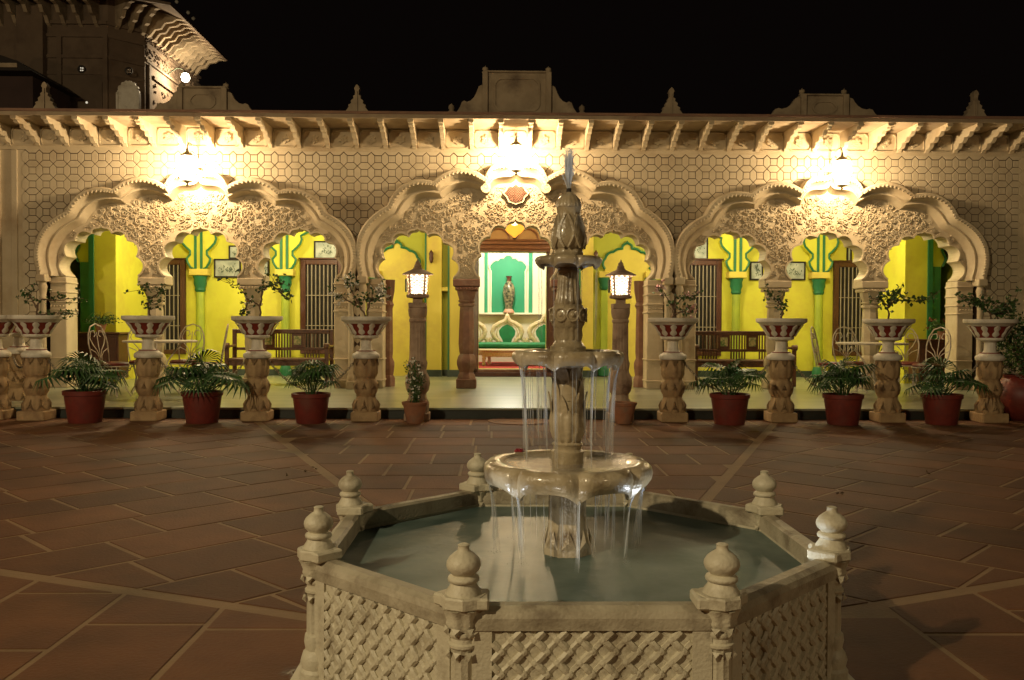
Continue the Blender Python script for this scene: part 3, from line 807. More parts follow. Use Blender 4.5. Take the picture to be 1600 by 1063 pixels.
# windows with vertical bars
def window(pa, pb, ya, yb, Yw=BY):
    xa, za = P(pa, yb, Yw); xb, zb = P(pb, ya, Yw)
    root = bpy.data.objects.new('barred_window', None); COL.objects.link(root); root.parent = pal
    f = MB(); t = .11
    f.box((xa, Yw-.07, za), (xa+t, Yw+.01, zb), bev=.01); f.box((xb-t, Yw-.07, za), (xb, Yw+.01, zb), bev=.01)
    f.box((xa+t, Yw-.068, zb-t), (xb-t, Yw+.01, zb), bev=.01); f.box((xa+t, Yw-.068, za), (xb-t, Yw+.01, za+t*.8), bev=.01)
    f.box((xa-.03, Yw-.10, zb), (xb+.03, Yw+.01, zb+.03), bev=.006)
    f.build('window_frame', S['wood'], root)
    MB().box((xa+t, Yw-.012, za+t*.8), (xb-t, Yw-.004, zb-t)).build('dark_pane', S['black'], root)
    n = max(4, round((xb-xa-2*t)/.085)); me = MB().tube([(0, 0, za+t*.8), (0, 0, zb-t)], .013, 6).mesh('window_bar', S['gray_trim'], smooth=True)
    for k in range(n): put('window_bar', me, root, (xa+t+(k+.5)*(xb-xa-2*t)/n, Yw-.045, 0))
    me = MB().box((xa+t, Yw-.062, -.008), (xb-t, Yw-.052, .008)).mesh('cross_bar', S['gray_trim'])
    for q in (.30, .62): put('cross_bar', me, root, (0, 0, za+(zb-za)*q))
for w_ in ((208, 291, 406, 553), (470, 537, 406, 553), (1068, 1127, 407, 556), (1300, 1373, 410, 556)): window(*w_)

# centre bay: blind arches, pilasters and the doorway
def blind(px0, px1, apx):
    x0, x1 = P(px0, 400, BY)[0], P(px1, 400, BY)[0]; xm = (x0+x1)/2; hw = (x1-x0)/2
    z0 = P(800, 420, BY)[1]; za = P(800, 377, BY)[1]; H = za-z0
    half = [(-hw, z0), (-hw*.98, z0+H*.40), (-hw*.62, z0+H*.62), (-hw*.22, z0+H*.74), (0, z0+H)]
    A = lobed(half, [.22, .18, .12, None], 8)
    poly = [(xm+x, z) for x, z in A]
    MB().prism([(x0, TZ)]+poly+[(x1, TZ)], BY-.035, BY-.002).build('blind_arch', S['yellow2'], pal)
    MB().tube([(x, BY-.045, z) for x, z in poly], .028, 6).build('green_arch_outline', S['green'], pal, smooth=True)
    for x in (x0-.02, x1+.02):
        m = MB(); m.box((x-.075, BY-.10, TZ+.13), (x+.075, BY, 1.95), bev=.02); m.build('green_shaft', S['greenstone'], pal)
        m = MB(); m.lathe([(.07, 1.95), (.10, 2.0), (.09, 2.06), (.12, 2.16), (.12, 2.2)], 12, T(x, BY-.06, 0))
        MB().lathe([(.11, TZ+.02), (.12, TZ+.12), (.09, TZ+.26), (.07, TZ+.28)], 12, T(x, BY-.06, 0)).build('column_base', S['green'], pal, smooth=True)
        m.build('green_capital', S['green'], pal, smooth=True)
        MB().box((x-.11, BY-.13, 2.2), (x+.11, BY, 2.33), bev=.01).build('abacus', S['yellow2'], pal)
blind(588, 653, 622); blind(945, 1014, 978)
for a, b in ((664, 690), (700, 736), (905, 927), (876, 896)):
    xa, xb = P(a, 450, BY-.25)[0], P(b, 450, BY-.25)[0]
    MB().box((xa, BY-.25, TZ), (xb, BY, 3.5)).build('yellow_pilaster', S['yellow2'], pal)
    MB().box((xa-.01, BY-.27, TZ), (xb+.01, BY-.252, TZ+.14)).build('skirting', S['skirt'], pal)
    MB().box((xa-.004, BY-.262, TZ+.14), (xa+.03, BY-.252, 3.4)).build('green_trim', S['green'], pal)
xa, xb = P(690, 450, BY-.25)[0], P(703, 450, BY-.25)[0]
MB().box((xa, BY-.24, 1.9), (xb, BY-.0, 1.98), bev=.01).build('ledge', S['yellow2'], pal)
# wooden door case
dc = bpy.data.objects.new('door_case', None); COL.objects.link(dc); dc.parent = pal
for s, xe in ((-1, dl), (1, dr)):
    m = MB(); m.box((xe, BY-.12, TZ), (xe+s*.12, BY+.02, dz1+.05), bev=.015); m.box((xe+s*.12, BY-.16, TZ), (xe+s*.24, BY+.02, dz1+.05), bev=.015)
    m.tube([(xe+s*.06, BY-.13, TZ+.1), (xe+s*.06, BY-.13, dz1)], .02, 8)
    m.build('door_jamb', S['wood'], dc)
m = MB()
for k, (dy, hgt) in enumerate([(.14, .05), (.18, .06), (.15, .03), (.21, .07), (.25, .04)]):
    z = dz1+sum(q[1] for q in [(.14, .05), (.18, .06), (.15, .03), (.21, .07), (.25, .04)][:k])
    m.box((dl-.10-dy*.4, BY-dy, z+.002), (dr+.10+dy*.4, BY+.02, z+hgt), bev=.012)
m.build('door_lintel', S['gold'], dc)
MB().box((dl-.2, BY-.2, TZ), (dr+.2, BY-.02, TZ+.085), bev=.01).build('door_step', S['wood'], dc)
MB().box((dl-.02, BY-.12, TZ+.087), (dr+.02, BY-.02, dz0), bev=.008).build('threshold', S['redstone'], dc)
m = MB(); xk = P(857, 480, BY+.0)[0]; xq = P(884, 480, BY-.3)[0]
m.box((0, -.02, dz0), (.60, .02, dz1-.02), bev=.008)
for za_, zb_ in ((dz0+.15, dz0+.8), (dz0+.9, dz0+1.5), (dz0+1.6, dz1-.2)): m.box((.10, -.035, za_), (.50, -.022, zb_), bev=.01)
m.build('door_leaf', S['wood'], dc, loc=(dr+.03, BY-.14, 0), rot=(0, 0, R(-50)))
m = MB(); m.box((0, -.02, dz0), (.60, .02, dz1-.02), bev=.008)
for za_, zb_ in ((dz0+.15, dz0+.8), (dz0+.9, dz0+1.5), (dz0+1.6, dz1-.2)): m.box((.10, -.035, za_), (.50, -.022, zb_), bev=.01)
m.build('door_leaf', S['wood'], dc, loc=(dl-.03, BY-.14, 0), rot=(0, 0, R(180+72)))
# scalloped recess over the lintel, its amber lamplight put into the orange colour
fz = dz1+.25
m = MB(); m.box((dl-.1, BY-.05, fz), (dr+.1, BY-.003, fz+.75)); m.build('lintel_recess', mat('amber_lit_plaster', (.62, .36, .14), None, 3, .7), pal)
for s in (-1, 1):
    MB().tube([((dl+dr)/2+s*(.30+.22*cos(t)), BY-.06, fz+.02+.20*sin(t)) for t in [k*pi/10 for k in range(11)]], .022, 6).build('scallop_trim', S['green'] if 0 else S['gold'], pal, smooth=True)
# the room beyond
RY_ = 22.4; rz0 = dz0-.02
m = MB(); m.box((-2.2, RY_, rz0), (2.8, RY_+.1, 3.9)); m.box((-2.2, BY+.26, rz0), (-2.1, RY_, 3.9)); m.box((2.7, BY+.26, rz0), (2.8, RY_, 3.9)); m.box((-2.2, BY+.26, 3.8), (2.8, RY_, 3.9))
m.build('room_wall', S['cream'], pal)
MB().box((-2.2, BY+.0, rz0-.1), (2.8, RY_, rz0)).build('room_floor', S['carpet'], pal)
nx0, nx1 = P(767, 440, RY_)[0], P(821, 440, RY_)[0]; nz0 = P(795, 489, RY_)[1]; nzs = P(795, 424, RY_)[1]; nza = P(795, 399, RY_)[1]
nm_ = (nx0+nx1)/2; nh = (nx1-nx0)/2; H = nza-nzs
A = lobed([(-nh, nzs), (-nh*.95, nzs+H*.5), (-nh*.60, nzs+H*.66), (-nh*.28, nzs+H*.80), (0, nzs+H)], [.25, .18, .2, .2], 7)
npoly = [(nm_-nh, nz0)]+[(nm_+x, z) for x, z in A]+[(nm_+nh, nz0)]
MB().prism(npoly, RY_-.02, RY_-.002).build('niche', S['nichegreen'], pal)
MB().tube([(x, RY_-.03, z) for x, z in npoly], .022, 6).build('niche_edge', S['cream'], pal, smooth=True)
for a, b in ((757, 762), (826, 832)):
    MB().box((P(a, 440, RY_)[0], RY_-.015, nz0), (P(b, 440, RY_)[0], RY_-.003, 3.6)).build('green_stripe', S['nichegreen'], pal)
MB().box((P(745, 440, RY_)[0], RY_-.22, nz0-.05), (P(855, 440, RY_)[0], RY_-.003, nz0), bev=.01).build('wall_shelf', S['cream'], pal)

# ================================================================ TOWER
tw = thing('tower', 'dark carved corner tower with an overhanging eave, rising behind the roof', 'building')
tx = -7.83; Z0 = 4.7; Z1 = 7.95
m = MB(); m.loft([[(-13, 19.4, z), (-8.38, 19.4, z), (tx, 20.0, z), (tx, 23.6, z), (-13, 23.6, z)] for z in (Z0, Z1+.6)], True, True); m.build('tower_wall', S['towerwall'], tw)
m = MB()
xL = P(52, 100, 19.9)[0]; xR = P(92, 100, 19.9)[0]
m.box((xL, 19.2, Z0), (xR, 19.4, Z1))
for z, d_ in ((7.35, .05), (7.62, .07), (6.9, .05), (6.55, .03)):
    m.box((xR, 19.4-d_, z), (-8.38, 19.4, z+.07))
    m.loft([[(-8.38-.02, 19.4-d_, q), (tx+d_*.5, 20.0-d_, q), (tx, 20.0, q), (-8.38, 19.4, q)] for q in (z, z+.07)], True, True)
for xq in (-8.42, -9.4): m.box((xq-.05, 19.34, Z0), (xq+.05, 19.4, 7.35))
m.box((-9.3, 19.375, 5.2), (-8.5, 19.4, 6.4)); m.box((xR+.1, 19.375, 5.2), (-9.5, 19.4, 6.4))
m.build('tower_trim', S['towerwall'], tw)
m = MB()
for z in (7.62, 7.40, 7.02): m.box((tx, 20.0, z), (tx+.06, 23.6, z+.05))
m.box((tx, 20.15, Z0), (tx+.05, 20.25, 7.0)); m.box((tx, 21.9, Z0), (tx+.05, 22.0, 7.0)); m.box((tx, 20.45, 6.75), (tx+.05, 21.7, 6.83))
rr = random.Random(3)
for k in range(330):
    y = rr.uniform(20.05, 23.5); z = rr.choice((rr.uniform(7.06, 7.38), rr.uniform(7.45, 7.60), rr.uniform(5.2, 6.7)))
    if z < 6.8 and not 20.5 < y < 21.7: continue
    a = rr.uniform(0, 6.28)
    m.tube([(tx+.015, y+.05*cos(a+t)*(1-t/7), z+.05*sin(a+t)*(1-t/7)) for t in (0, .8, 1.6, 2.4, 3.2, 4.2)], .014, 4)
m.build('carved_side_frieze', S['towerwall'], tw)
ex = -6.93
m = MB()
eo = [(-13, 18.5), (-7.95, 18.5), (ex, 19.1), (ex, 23.1)]; ei = [(-13, 19.4), (-8.4, 19.4), (tx-.1, 20.0), (tx-.1, 23.9)]
m.loft([[(x, y, Z1) for x, y in eo], [(x, y, Z1+.35) for x, y in ei]], False)
m.loft([[(x, y, Z1+.43) for x, y in ei], [(x, y, Z1+.06) for x, y in eo], [(x, y, Z1) for x, y in eo]], False)
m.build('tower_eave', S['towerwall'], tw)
br = MB().prism([(0, Z1+.28), (0, Z1-.38), (.1, Z1-.33), (.2, Z1-.20), (.33, Z1-.18), (.42, Z1-.05), (.58, Z1-.03), (.66, Z1+.03), (.84, Z1+.02)], -.04, .04).mesh('tower_bracket', S['crest'])
for k in range(12): put('tower_bracket', br, tw, (tx, 20.1+k*.28, 0))
for k in range(12): put('tower_bracket', br, tw, (-8.6-k*.34, 19.4, 0), rot=(0, 0, -pi/2))
for k in range(3): put('tower_bracket', br, tw, (-8.25+k*.19, 19.54+k*.21, 0), rot=(0, 0, -pi/4))
for px, py in ((127, 108), (201, 111)):
    X, Z = P(px, py, 19.34 if px < 175 else 19.5)
    yy = 19.37 if px < 175 else 19.52
    m = MB(); m.lathe([(.085, 0), (.085, .03), (.065, .03), (.06, .0)], 16, T(X, yy, Z) @ RX(pi/2), caps=False); m.build('roundel', S['black'], tw)
    m = MB()
    for dx, dz in ((-.02, -.025), (.022, .024), (-.018, .028), (.02, -.024)): m.lathe([(0, .012), (.013, .01), (.013, 0)], 8, T(X+dx, yy-.005, Z+dz) @ RX(pi/2), caps=False)
    m.build('roundel_light', S['farlight'] if px == 127 else S['gray_trim'], tw)
X, Z = P(133, 159, 19.3); MB().lathe([(0, .03), (.02, .02), (.026, 0)], 10, T(X, 19.38, Z) @ RX(pi/2), caps=False).build('small_lamp', S['farlight'], tw)
# scalloped roof opening, the light inside it given as a white panel
X, Z = P(200, 172, 18.9)
A = lobed([(-.20, .32), (-.205, .42), (-.15, .52), (-.08, .58), (0, .60)], [.3, .3, .3, .3], 4)
nicheT = MB().prism([(-.20, -.25)]+A+[(.20, -.25)], 0, .06); nicheT.box((-.24, -.03, -.25), (-.20, .08, .36)); nicheT.box((.20, -.03, -.25), (.24, .08, .36))
o = nicheT.build('rooftop_niche', S['white'], loc=(X, 18.9, Z)); tag(o, 'small scalloped arched opening on the roof before the dark tower, its lit inside shown as a pale panel', 'niche')
# domes on the tower roof, far string of bulbs
for px, py in ((276, 3), (294, 20), (302, 29)):
    X, Z = P(px, py, 22.5)
    o = MB().lathe([(0, -.05), (.035, -.03), (.05, 0), (.035, .03), (0, .05)], 10, caps=False).build('roof_bulb', S['white'], loc=(X, 22.5, Z), smooth=True)
    o.parent = tw
# tower lamp
t = thing('tower_lantern', 'blazing globe lamp on the side wall of the dark tower', 'lantern', TL)
MB().lathe([(0, -.11), (.07, -.08), (.10, 0), (.07, .08), (0, .11)], 14, caps=False).build('globe', emis('lit_tower_globe', (1, .85, .6), 25, .7), t, smooth=True)
MB().tube([(0, 0, .10), (-.05, 0, .2), (-.2, 0, .22), (-.46, 0, .05)], .014, 6).build('arm', S['dkmetal'], t, smooth=True)
MB().lathe([(.03, .09), (.05, .10), (.02, .14)], 10).build('cap', S['dkmetal'], t)
# low dark roof at the far left
m = MB(); xa = P(-40, 100, 17.5)[0]; xb, zb = P(70, 122, 17.5); za = P(0, 88, 17.5)[1]
m.prism([(xa, zb+.0), (xb, zb), (xb-.25, zb+.18), (xa+.1, za+.1), (xa, za+.1)], 17.0, 19.0)
o = thing('side_pavilion', 'dark low pavilion with a sloping roof at the far left behind the parapet', 'pavilion')
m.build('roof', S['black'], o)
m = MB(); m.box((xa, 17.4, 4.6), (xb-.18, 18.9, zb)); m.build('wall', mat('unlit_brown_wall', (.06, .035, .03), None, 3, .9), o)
MB().box((xa, 16.96, zb+.05), (P(28, 100, 17)[0], 17.0, zb+.13)).build('roof_edge', S['greenstone'] if 0 else S['crest'], o)

# ================================================================ FOUNTAIN POOL
AP = .875; CR = AP/cos(pi/8); SD = 2*AP*tan(pi/8)
pool = thing('fountain_pool', 'octagonal marble fountain pool with latticed sides and turned finials', 'fountain', (FC[0], FC[1], 0))
RT = .455; WZ = .39
# side panels
lat = MB()
pw, ph0, ph1 = SD/2-.085, .09, RT-.055
cell = .0632
def latt(mb, w, z0, z1):
    # interlaced round straps, each weaving over and under its neighbours
    H = z1-z0
    for s in (-1, 1):
        nn = int((2*w+H)/cell)+2
        for k in range(-nn, nn+1):
            c = k*cell; pts_ = []
            x = -w
            steps = 6
            u0_ = max(-w, -10)
            # line: x = c + s*(z-z0) ; walk in z
            zz = z0; 
            m_ = int(H/(cell/2))+1
            for i in range(m_*4+1):
                z = z0+i*cell/8
                if z > z1: break
                x = c+s*(z-z0)
                if -w <= x <= w:
                    ph = (z-z0)/(cell/2)*pi
                    wig = .0045*sin(ph+ (0 if s > 0 else pi))
                    pts_.append((x, -.006+wig, z))
            if len(pts_) > 3: mb.tube(pts_, .0112, 6)
latt(lat, pw, ph0, ph1)
for i in range(-12, 13):
    for j in range(0, 14):
        x = i*cell/2; z = ph0+j*cell/2
        if (i+j) % 2 or abs(x) > pw-.01 or z > ph1-.008: continue
        lat.lathe([(0, .020), (.010, .017), (.0145, .008), (.0145, 0)], 8, T(x, 0, z) @ RX(pi/2), caps=False)
lat_me = lat.mesh('carved_lattice', S['marble'], smooth=True)
back_me = MB().box((-SD/2+.03, -.0075, .04), (SD/2-.03, .045, RT-.001)).mesh('side_slab', S['marble'])
fr = MB()
fr.box((-SD/2+.03, -.016, .04), (-pw, .006, RT-.052)); fr.box((pw, -.016, .04), (SD/2-.03, .006, RT-.052))
fr.box((-pw, -.014, .04), (pw, .006, ph0)); fr_me = fr.mesh('panel_frame', S['marble'])
rl = MB(); rl.loft([[(x, y, z) for y, z in ((-.020, RT-.052), (.05, RT-.052), (.05, RT+.004), (.036, RT+.012), (.002, RT+.012), (-.016, RT), (-.022, RT-.018))] for x in (-SD/2+.028, -SD*.17, SD*.13, SD/2-.028)], True, True)
rl_me = rl.mesh('rail', S['marble_dark'])
for k in range(8):
    a = -pi/2+k*pi/4
    root = bpy.data.objects.new('pool_side', None); COL.objects.link(root); root.parent = pool
    root.location = (AP*cos(a), AP*sin(a), 0); root.rotation_euler = (0, 0, a+pi/2)
    put('side_slab', back_me, root); put('panel_frame', fr_me, root); put('rail', rl_me, root); put('carved_lattice', lat_me, root)
MB().lathe([(CR+.10, 0), (CR+.10, .03), (CR+.06, .045), (CR-.2, .045)], 8, ph=pi/8, caps=False).build('plinth', S['marble'], pool)
# corner posts
ps = MB()
flut = lambda a, z: 1-.06*abs(cos(6*a))
ps.lathe([(.060, .0), (.060, .09), (.052, .10), (.058, .125), (.050, .15), (.040, .16), (.046, .19), (.043, .21), (.036, .215)], 12)
ps.lathe([(.037, .215), (.036, .345), (.039, .350)], 48, mod=flut)
ps.lathe([(.039, .350), (.043, .355), (.043, .362), (.037, .366), (.036, .378), (.042, .385), (.043, .392), (.040, .398)], 16)
lf = lambda a, z: 1+.07*cos(8*a)
ps.lathe([(.040, .398), (.041, .405), (.048, .42), (.046, .43), (.054, .452), (.060, .462)], 48, mod=lf)
for k in range(8):      # leaf points hanging below the capital and at the top of the shaft
    a = k*pi/4; ca, sa = cos(a), sin(a)
    for rr_, z0, z1, ww in ((.044, .345, .318, .014), (.050, .412, .385, .016)):
        ps.add([(rr_*ca-ww*sa*.8, rr_*sa+ww*ca*.8, z0), (rr_*ca+ww*sa*.8, rr_*sa-ww*ca*.8, z0), (rr_*.9*ca, rr_*.9*sa, z1), ((rr_+.008)*ca, (rr_+.008)*sa, (z0+z1)/2)], [(0, 3, 1), (1, 3, 2), (2, 3, 0)])
ps_me = ps.mesh('post', S['marble'], smooth=35)
cp = MB()                # mitred cap: two wings, one over each rail, and an outer corner
for sg in (-1, 1):
    cp.box((-.005, -.052, .463), (.072, .052, .497), xf=RZ(sg*(pi/2+pi/8)), bev=.006)
cp.lathe([(.058, .462), (.068, .468), (.068, .494), (.064, .499)], 8, ph=pi/8)
cp_me = cp.mesh('cap', S['marble'])
fn = MB(); fn.lathe([(.052, .498), (.050, .506), (.041, .520), (.036, .530), (.044, .534), (.046, .541), (.043, .547), (.033, .552), (.036, .556), (.046, .566), (.050, .577), (.049, .588), (.042, .600), (.028, .612), (.017, .619), (.0155, .630), (.017, .634), (.012, .637)], 24)
fn_me = fn.mesh('finial', S['marble'], smooth=60)
for k in range(8):
    a = pi/8+k*pi/4
    root = bpy.data.objects.new('corner_post', None); COL.objects.link(root); root.parent = pool
    root.location = (CR*cos(a)*.985, CR*sin(a)*.985, 0); root.rotation_euler = (0, 0, a)
    put('shaft', ps_me, root); put('cap', cp_me, root); put('finial', fn_me, root, rot=(R(rs.uniform(-1.2, 1.2)), R(rs.uniform(-1.2, 1.2)), rs.uniform(0, 6)), scale=(rs.uniform(.96, 1.04), rs.uniform(.96, 1.04), 1))
# pool water
wr = []
mb = MB(); n = 8
mb.add([((CR-.04)*cos(pi/8+k*pi/4), (CR-.04)*sin(pi/8+k*pi/4), WZ) for k in range(8)]+[((CR-.04)*cos(pi/8+k*pi/4), (CR-.04)*sin(pi/8+k*pi/4), .10) for k in range(8)],
       [tuple(range(8)), tuple(range(15, 7, -1))]+[(k, k+8, (k+1) % 8+8, (k+1) % 8) for k in range(8)])
o = mb.build('pool_water', S['water'], loc=(FC[0], FC[1], 0)); o['kind'] = 'structure'

# ---- the tiered fountain
ft = thing('tiered_fountain', 'three-tiered marble fountain with scalloped bowls, dark wet top and a thin jet', 'fountain', (FC[0], FC[1], 0))
k_ = 3.325/F
def zf(py): return HC-(py-505)*k_*.997
def prf(lst): return [(hw*k_, zf(y)) for hw, y in lst]
oct8 = lambda a, z: 1/max(.924, cos((a % (pi/4))-pi/8))*.96
def oct_f(a, z): return (1/cos(((a+pi/8) % (pi/4))-pi/8))*.94*(1-.035*abs(cos(12*a)))
MB().lathe(prf([(39, 905), (39, 858), (38, 850), (34, 838), (33, 832), (31, 826), (30, 770), (31, 760)]), 64, mod=oct_f).build('base_column', S['wetmarble'], ft, smooth=50)
# pointed leaves round the foot
m = MB()
for k in range(8):
    a = k*pi/4; ca, sa = cos(a), sin(a); r = 36*k_
    m.add([(r*ca-.03*sa, r*sa+.03*ca, zf(855)), (r*ca+.03*sa, r*sa-.03*ca, zf(855)), (r*.93*ca, r*.93*sa, zf(826)), ((r+.006)*ca, (r+.006)*sa, zf(843))], [(0, 1, 3), (1, 2, 3), (2, 0, 3)])
m.build('foot_leaves', S['wetmarble'], ft)
def bowl(Rr, zr, lip, depth, nl, ph, name, matl, rin=.8, neck=.05):
    N = nl*14; rings = []
    def cre(a):   # 0 in a lobe, 1 at the crease
        q = ((a-ph) % (2*pi/nl))/(2*pi/nl); return max(0, 1-min(q, 1-q)/.12)
    def lob(a):
        q = ((a-ph) % (2*pi/nl))/(2*pi/nl); return abs(sin(pi*q))
    prof = [(.0, -.30, 0), (rin*.7, -.28, 0), (rin*.92, -.16, .0), (rin, -.02, .1), (rin+.06, .0, .4), (.93, -.02, .8), (.985, -.20, 1), (1.0, -.45, 1), (.985, -.75, 1), (.94, -1.0, 1), (.90, -.98, 1), (.80, -.55, .8), (.62, -.75, .6), (.40, -1.05, .2), (neck/Rr, -1.25, 0)]
    for r_, dz, wt in prof:
        ring = []
        for j in range(N):
            a = 2*pi*j/N
            rad = Rr*r_*(1-wt*(.075*cre(a)**1.2)+wt*.02*(lob(a)-.5))
            z = zr+lip*dz
            if dz <= -.75 and r_ > .85: z -= lip*.46*(1-lob(a))**2.2 ; z += lip*.04*lob(a)
            if -.45 <= dz <= 0 and r_ > .9: z -= lip*.12*cre(a)
            ring.append((rad*cos(a), rad*sin(a), z))
        rings.append(ring)
    o = MB().loft(list(reversed(rings)), True, False).build(name, matl, ft, smooth=60)
    # water held in the bowl
    MB().lathe([(0, zr-lip*.11), (Rr*rin*.93, zr-lip*.11)], 48, caps=False).build('bowl_water', S['film'], ft)
    return o
PH = -pi/2+R(3)
bowl(132*k_, zf(720), .080, 0, 8, PH, 'large_bowl', S['wetmarble'], .80, .075)
bowl(87*k_, zf(547), .052, 0, 8, PH+R(22), 'middle_bowl', S['wetmarble'], .82, .055)
bowl(52*k_, zf(401), .032, 0, 8, PH+R(10), 'small_bowl', S['wetdark'], .80, .04)
# stems
rib = lambda a, z: 1+.06*abs(cos(7*a))-.03
MB().lathe(prf([(25, 730), (25, 712), (26, 706), (22, 702), (22, 698), (25, 694), (19, 690)]), 24).build('stem_base', S['wetmarble'], ft, smooth=40)
MB().lathe(prf([(19, 691), (23, 684), (27, 672), (28, 660), (27, 650), (25, 640)]), 84, mod=lambda a, z: 1+.10*abs(cos(6*a))-.05).build('ribbed_bulb', S['wetmarble'], ft, smooth=60)
m = MB()
m.lathe(prf([(25.5, 645), (24, 625), (21, 605), (19.5, 590), (19, 580), (20, 572), (19, 566), (20, 560)]), 48, mod=lambda a, z: 1+.05*cos(6*a))
for lev, (hw, y0, y1, off) in enumerate([(25, 650, 612, 0), (22.5, 625, 590, .5), (20, 592, 566, 0), (21, 575, 556, .5)]):
    for k in range(6):
        a = (k+off)*pi/3; ca, sa = cos(a), sin(a); r = hw*k_; z0 = zf(y0); z1 = zf(y1); H = z1-z0
        rows = []
        for i in range(6):
            t = i/5; ww = .030*sin(pi*min(1, .25+.75*t))**.7*(1-.25*t); rr_ = r*.93+.010*t**3+.004
            rows.append([(rr_*ca-w_*sa, rr_*sa+w_*ca, z0+H*t-abs(w_)*.25) for w_ in (-ww, -ww*.5, 0, ww*.5, ww)])
            rows[-1][2] = ((rr_+.006)*ca, (rr_+.006)*sa, z0+H*t)
        m.loft(rows, False)
m.build('leafy_stem', S['wetmarble'], ft, smooth=60)
MB().lathe(prf([(28, 551), (28, 542), (25, 539), (23, 536), (21, 533), (21, 530)]), 28).build('stem_base', S['wetdark'], ft, smooth=40)
MB().lathe(prf([(21, 531), (22, 524), (21, 514), (22, 511)]), 60, mod=lambda a, z: 1+.08*abs(cos(7*a))-.04).build('fluted_ring', S['wetdark'], ft, smooth=50)
m = MB(); m.lathe(prf([(22, 512), (25, 508), (27.5, 499), (28, 492), (27, 484), (23, 477), (20, 475)]), 36)
for k in range(9):
    a = k*2*pi/9
    pp = [((27.4*k_+.002)*cos(a+.33*sin(t)), (27.4*k_+.002)*sin(a+.33*sin(t)), zf(492)+.024*cos(t)) for t in [q*pi/6 for q in range(12)]]
    m.tube(pp, .004, 5, closed=True)
    m.lathe([(0, .006), (.006, .005), (.01, 0)], 8, T(27.6*k_*cos(a), 27.6*k_*sin(a), zf(492)) @ RZ(a) @ RY(pi/2), caps=False)
m.build('carved_ball', S['wetdark'], ft, smooth=50)
MB().lathe(prf([(20, 476), (21, 472), (19, 466), (17, 450), (15.5, 436), (15, 428), (15, 425)]), 84, mod=lambda a, z: 1+.09*abs(cos(7*a))-.05).build('fluted_stem', S['wetdark'], ft, smooth=50)
MB().lathe(prf([(17, 426), (17.5, 423), (15.5, 420), (15, 414), (16, 408)]), 24).build('stem_collar', S['wetdark'], ft, smooth=40)
m = MB()
m.lathe(prf([(20, 402), (22, 398), (22, 392), (20, 389), (24, 384), (25.5, 374), (25, 364), (22, 352), (19, 342), (17.5, 334), (18, 328), (19, 325), (19, 322)]), 48, mod=lambda a, z: 1+.03*cos(6*a))
for k in range(6):
    a = k*pi/3+.3; ca, sa = cos(a), sin(a)
    for s in (-1, 1):
        pp = []
        for i in range(12):
            t = i/11; th = a+s*(.12+.38*sin(pi*t)); y = 388-52*t; hw = 25.5-7.5*max(0, (t-.25)/.75)**1.0
            pp.append((hw*k_*cos(th), hw*k_*sin(th), zf(y)))
        m.tube(pp, [.005+.004*sin(pi*i/11) for i in range(12)], 5)
m.build('carved_urn', S['wetdark'], ft, smooth=50)
MB().lathe(prf([(19.5, 324), (19.5, 321), (18.5, 316), (16, 310), (11, 305), (6, 302), (4.5, 300)]), 64, mod=lambda a, z: 1+.05*abs(cos(8*a))-.02).build('ribbed_dome', S['wetdark'], ft, smooth=60)
MB().lathe(prf([(5, 301), (4, 299), (3.6, 294)]), 10).build('nozzle', S['black'], ft)

# ---- water of the fountain
rw = random.Random(2)
def stream(mb, p0, p1, r0_, r1_, sag=.02, n=9):
    pts_ = []
    for i in range(n):
        t = i/(n-1); s_ = t**.55 if False else t
        q = 1-(1-sqrt(s_))**1
        x = p0[0]+(p1[0]-p0[0])*sqrt(s_); y = p0[1]+(p1[1]-p0[1])*sqrt(s_); z = p0[2]+(p1[2]-p0[2])*s_
        pts_.append((x, y, z))
    m_ = 7
    for q in range(m_):
        ox, oy = rw.gauss(0, r1_*.9), rw.gauss(0, r1_*.9); cut = rw.uniform(.72, 1)
        mb.tube([(x+ox*(.15+.85*i/(n-1)), y+oy*(.15+.85*i/(n-1)), pts_[0][2]+(z-pts_[0][2])*cut) for i, (x, y, z) in enumerate(pts_)], [max(.0005, r0_*.24)]*(n-1)+[.0003], 4)
def onring(a, r, z): return (r*cos(a), r*sin(a), z)
falls = MB(); veil = MB()
zl = zf(720)-.080*1.35; zm = zf(547)-.052*1.35; zs = zf(401)-.032*1.35
for k in range(8):
    a = PH+k*pi/4; r = 132*k_*.93
    w0 = [.0042, .0030, .0045, .002, .002, .002, .004, .0040][k % 8]
    for q in range(3):
        aa = a+rw.uniform(-.02, .02); stream(falls if q == 0 else veil, onring(aa, r, zl+.01), onring(aa, r*rw.uniform(.86, .93), WZ), w0*(.6 if q else .8), w0*1.5)
    a = PH+R(22)+k*pi/4; r = 87*k_*.93
    for q in range(3):
        aa = a+rw.uniform(-.03, .03); stream(falls if q == 0 else veil, onring(aa, r, zm+.008), onring(aa, r*rw.uniform(.80, .92), zf(722)-.01), .0022, .0045)
    a = PH+R(10)+k*pi/4; r = 52*k_*.93
    stream(veil, onring(a, r, zs+.005), onring(a, r*.97, zf(548)), .0012, .003)
for k in range(60):     # loose drips in the veil round the stem
    a = rw.uniform(0, 2*pi); r = rw.uniform(.10, .19)
    zt = zm+.02 if k % 2 else zl+.02; zb_ = zf(715) if k % 2 else WZ
    if not k % 2: r = rw.uniform(.11, .26)
    stream(veil, onring(a, r, zt-rw.uniform(0, .05)), onring(a, r*.97, zb_+rw.uniform(0, .08)), .0007, .0012, n=3)
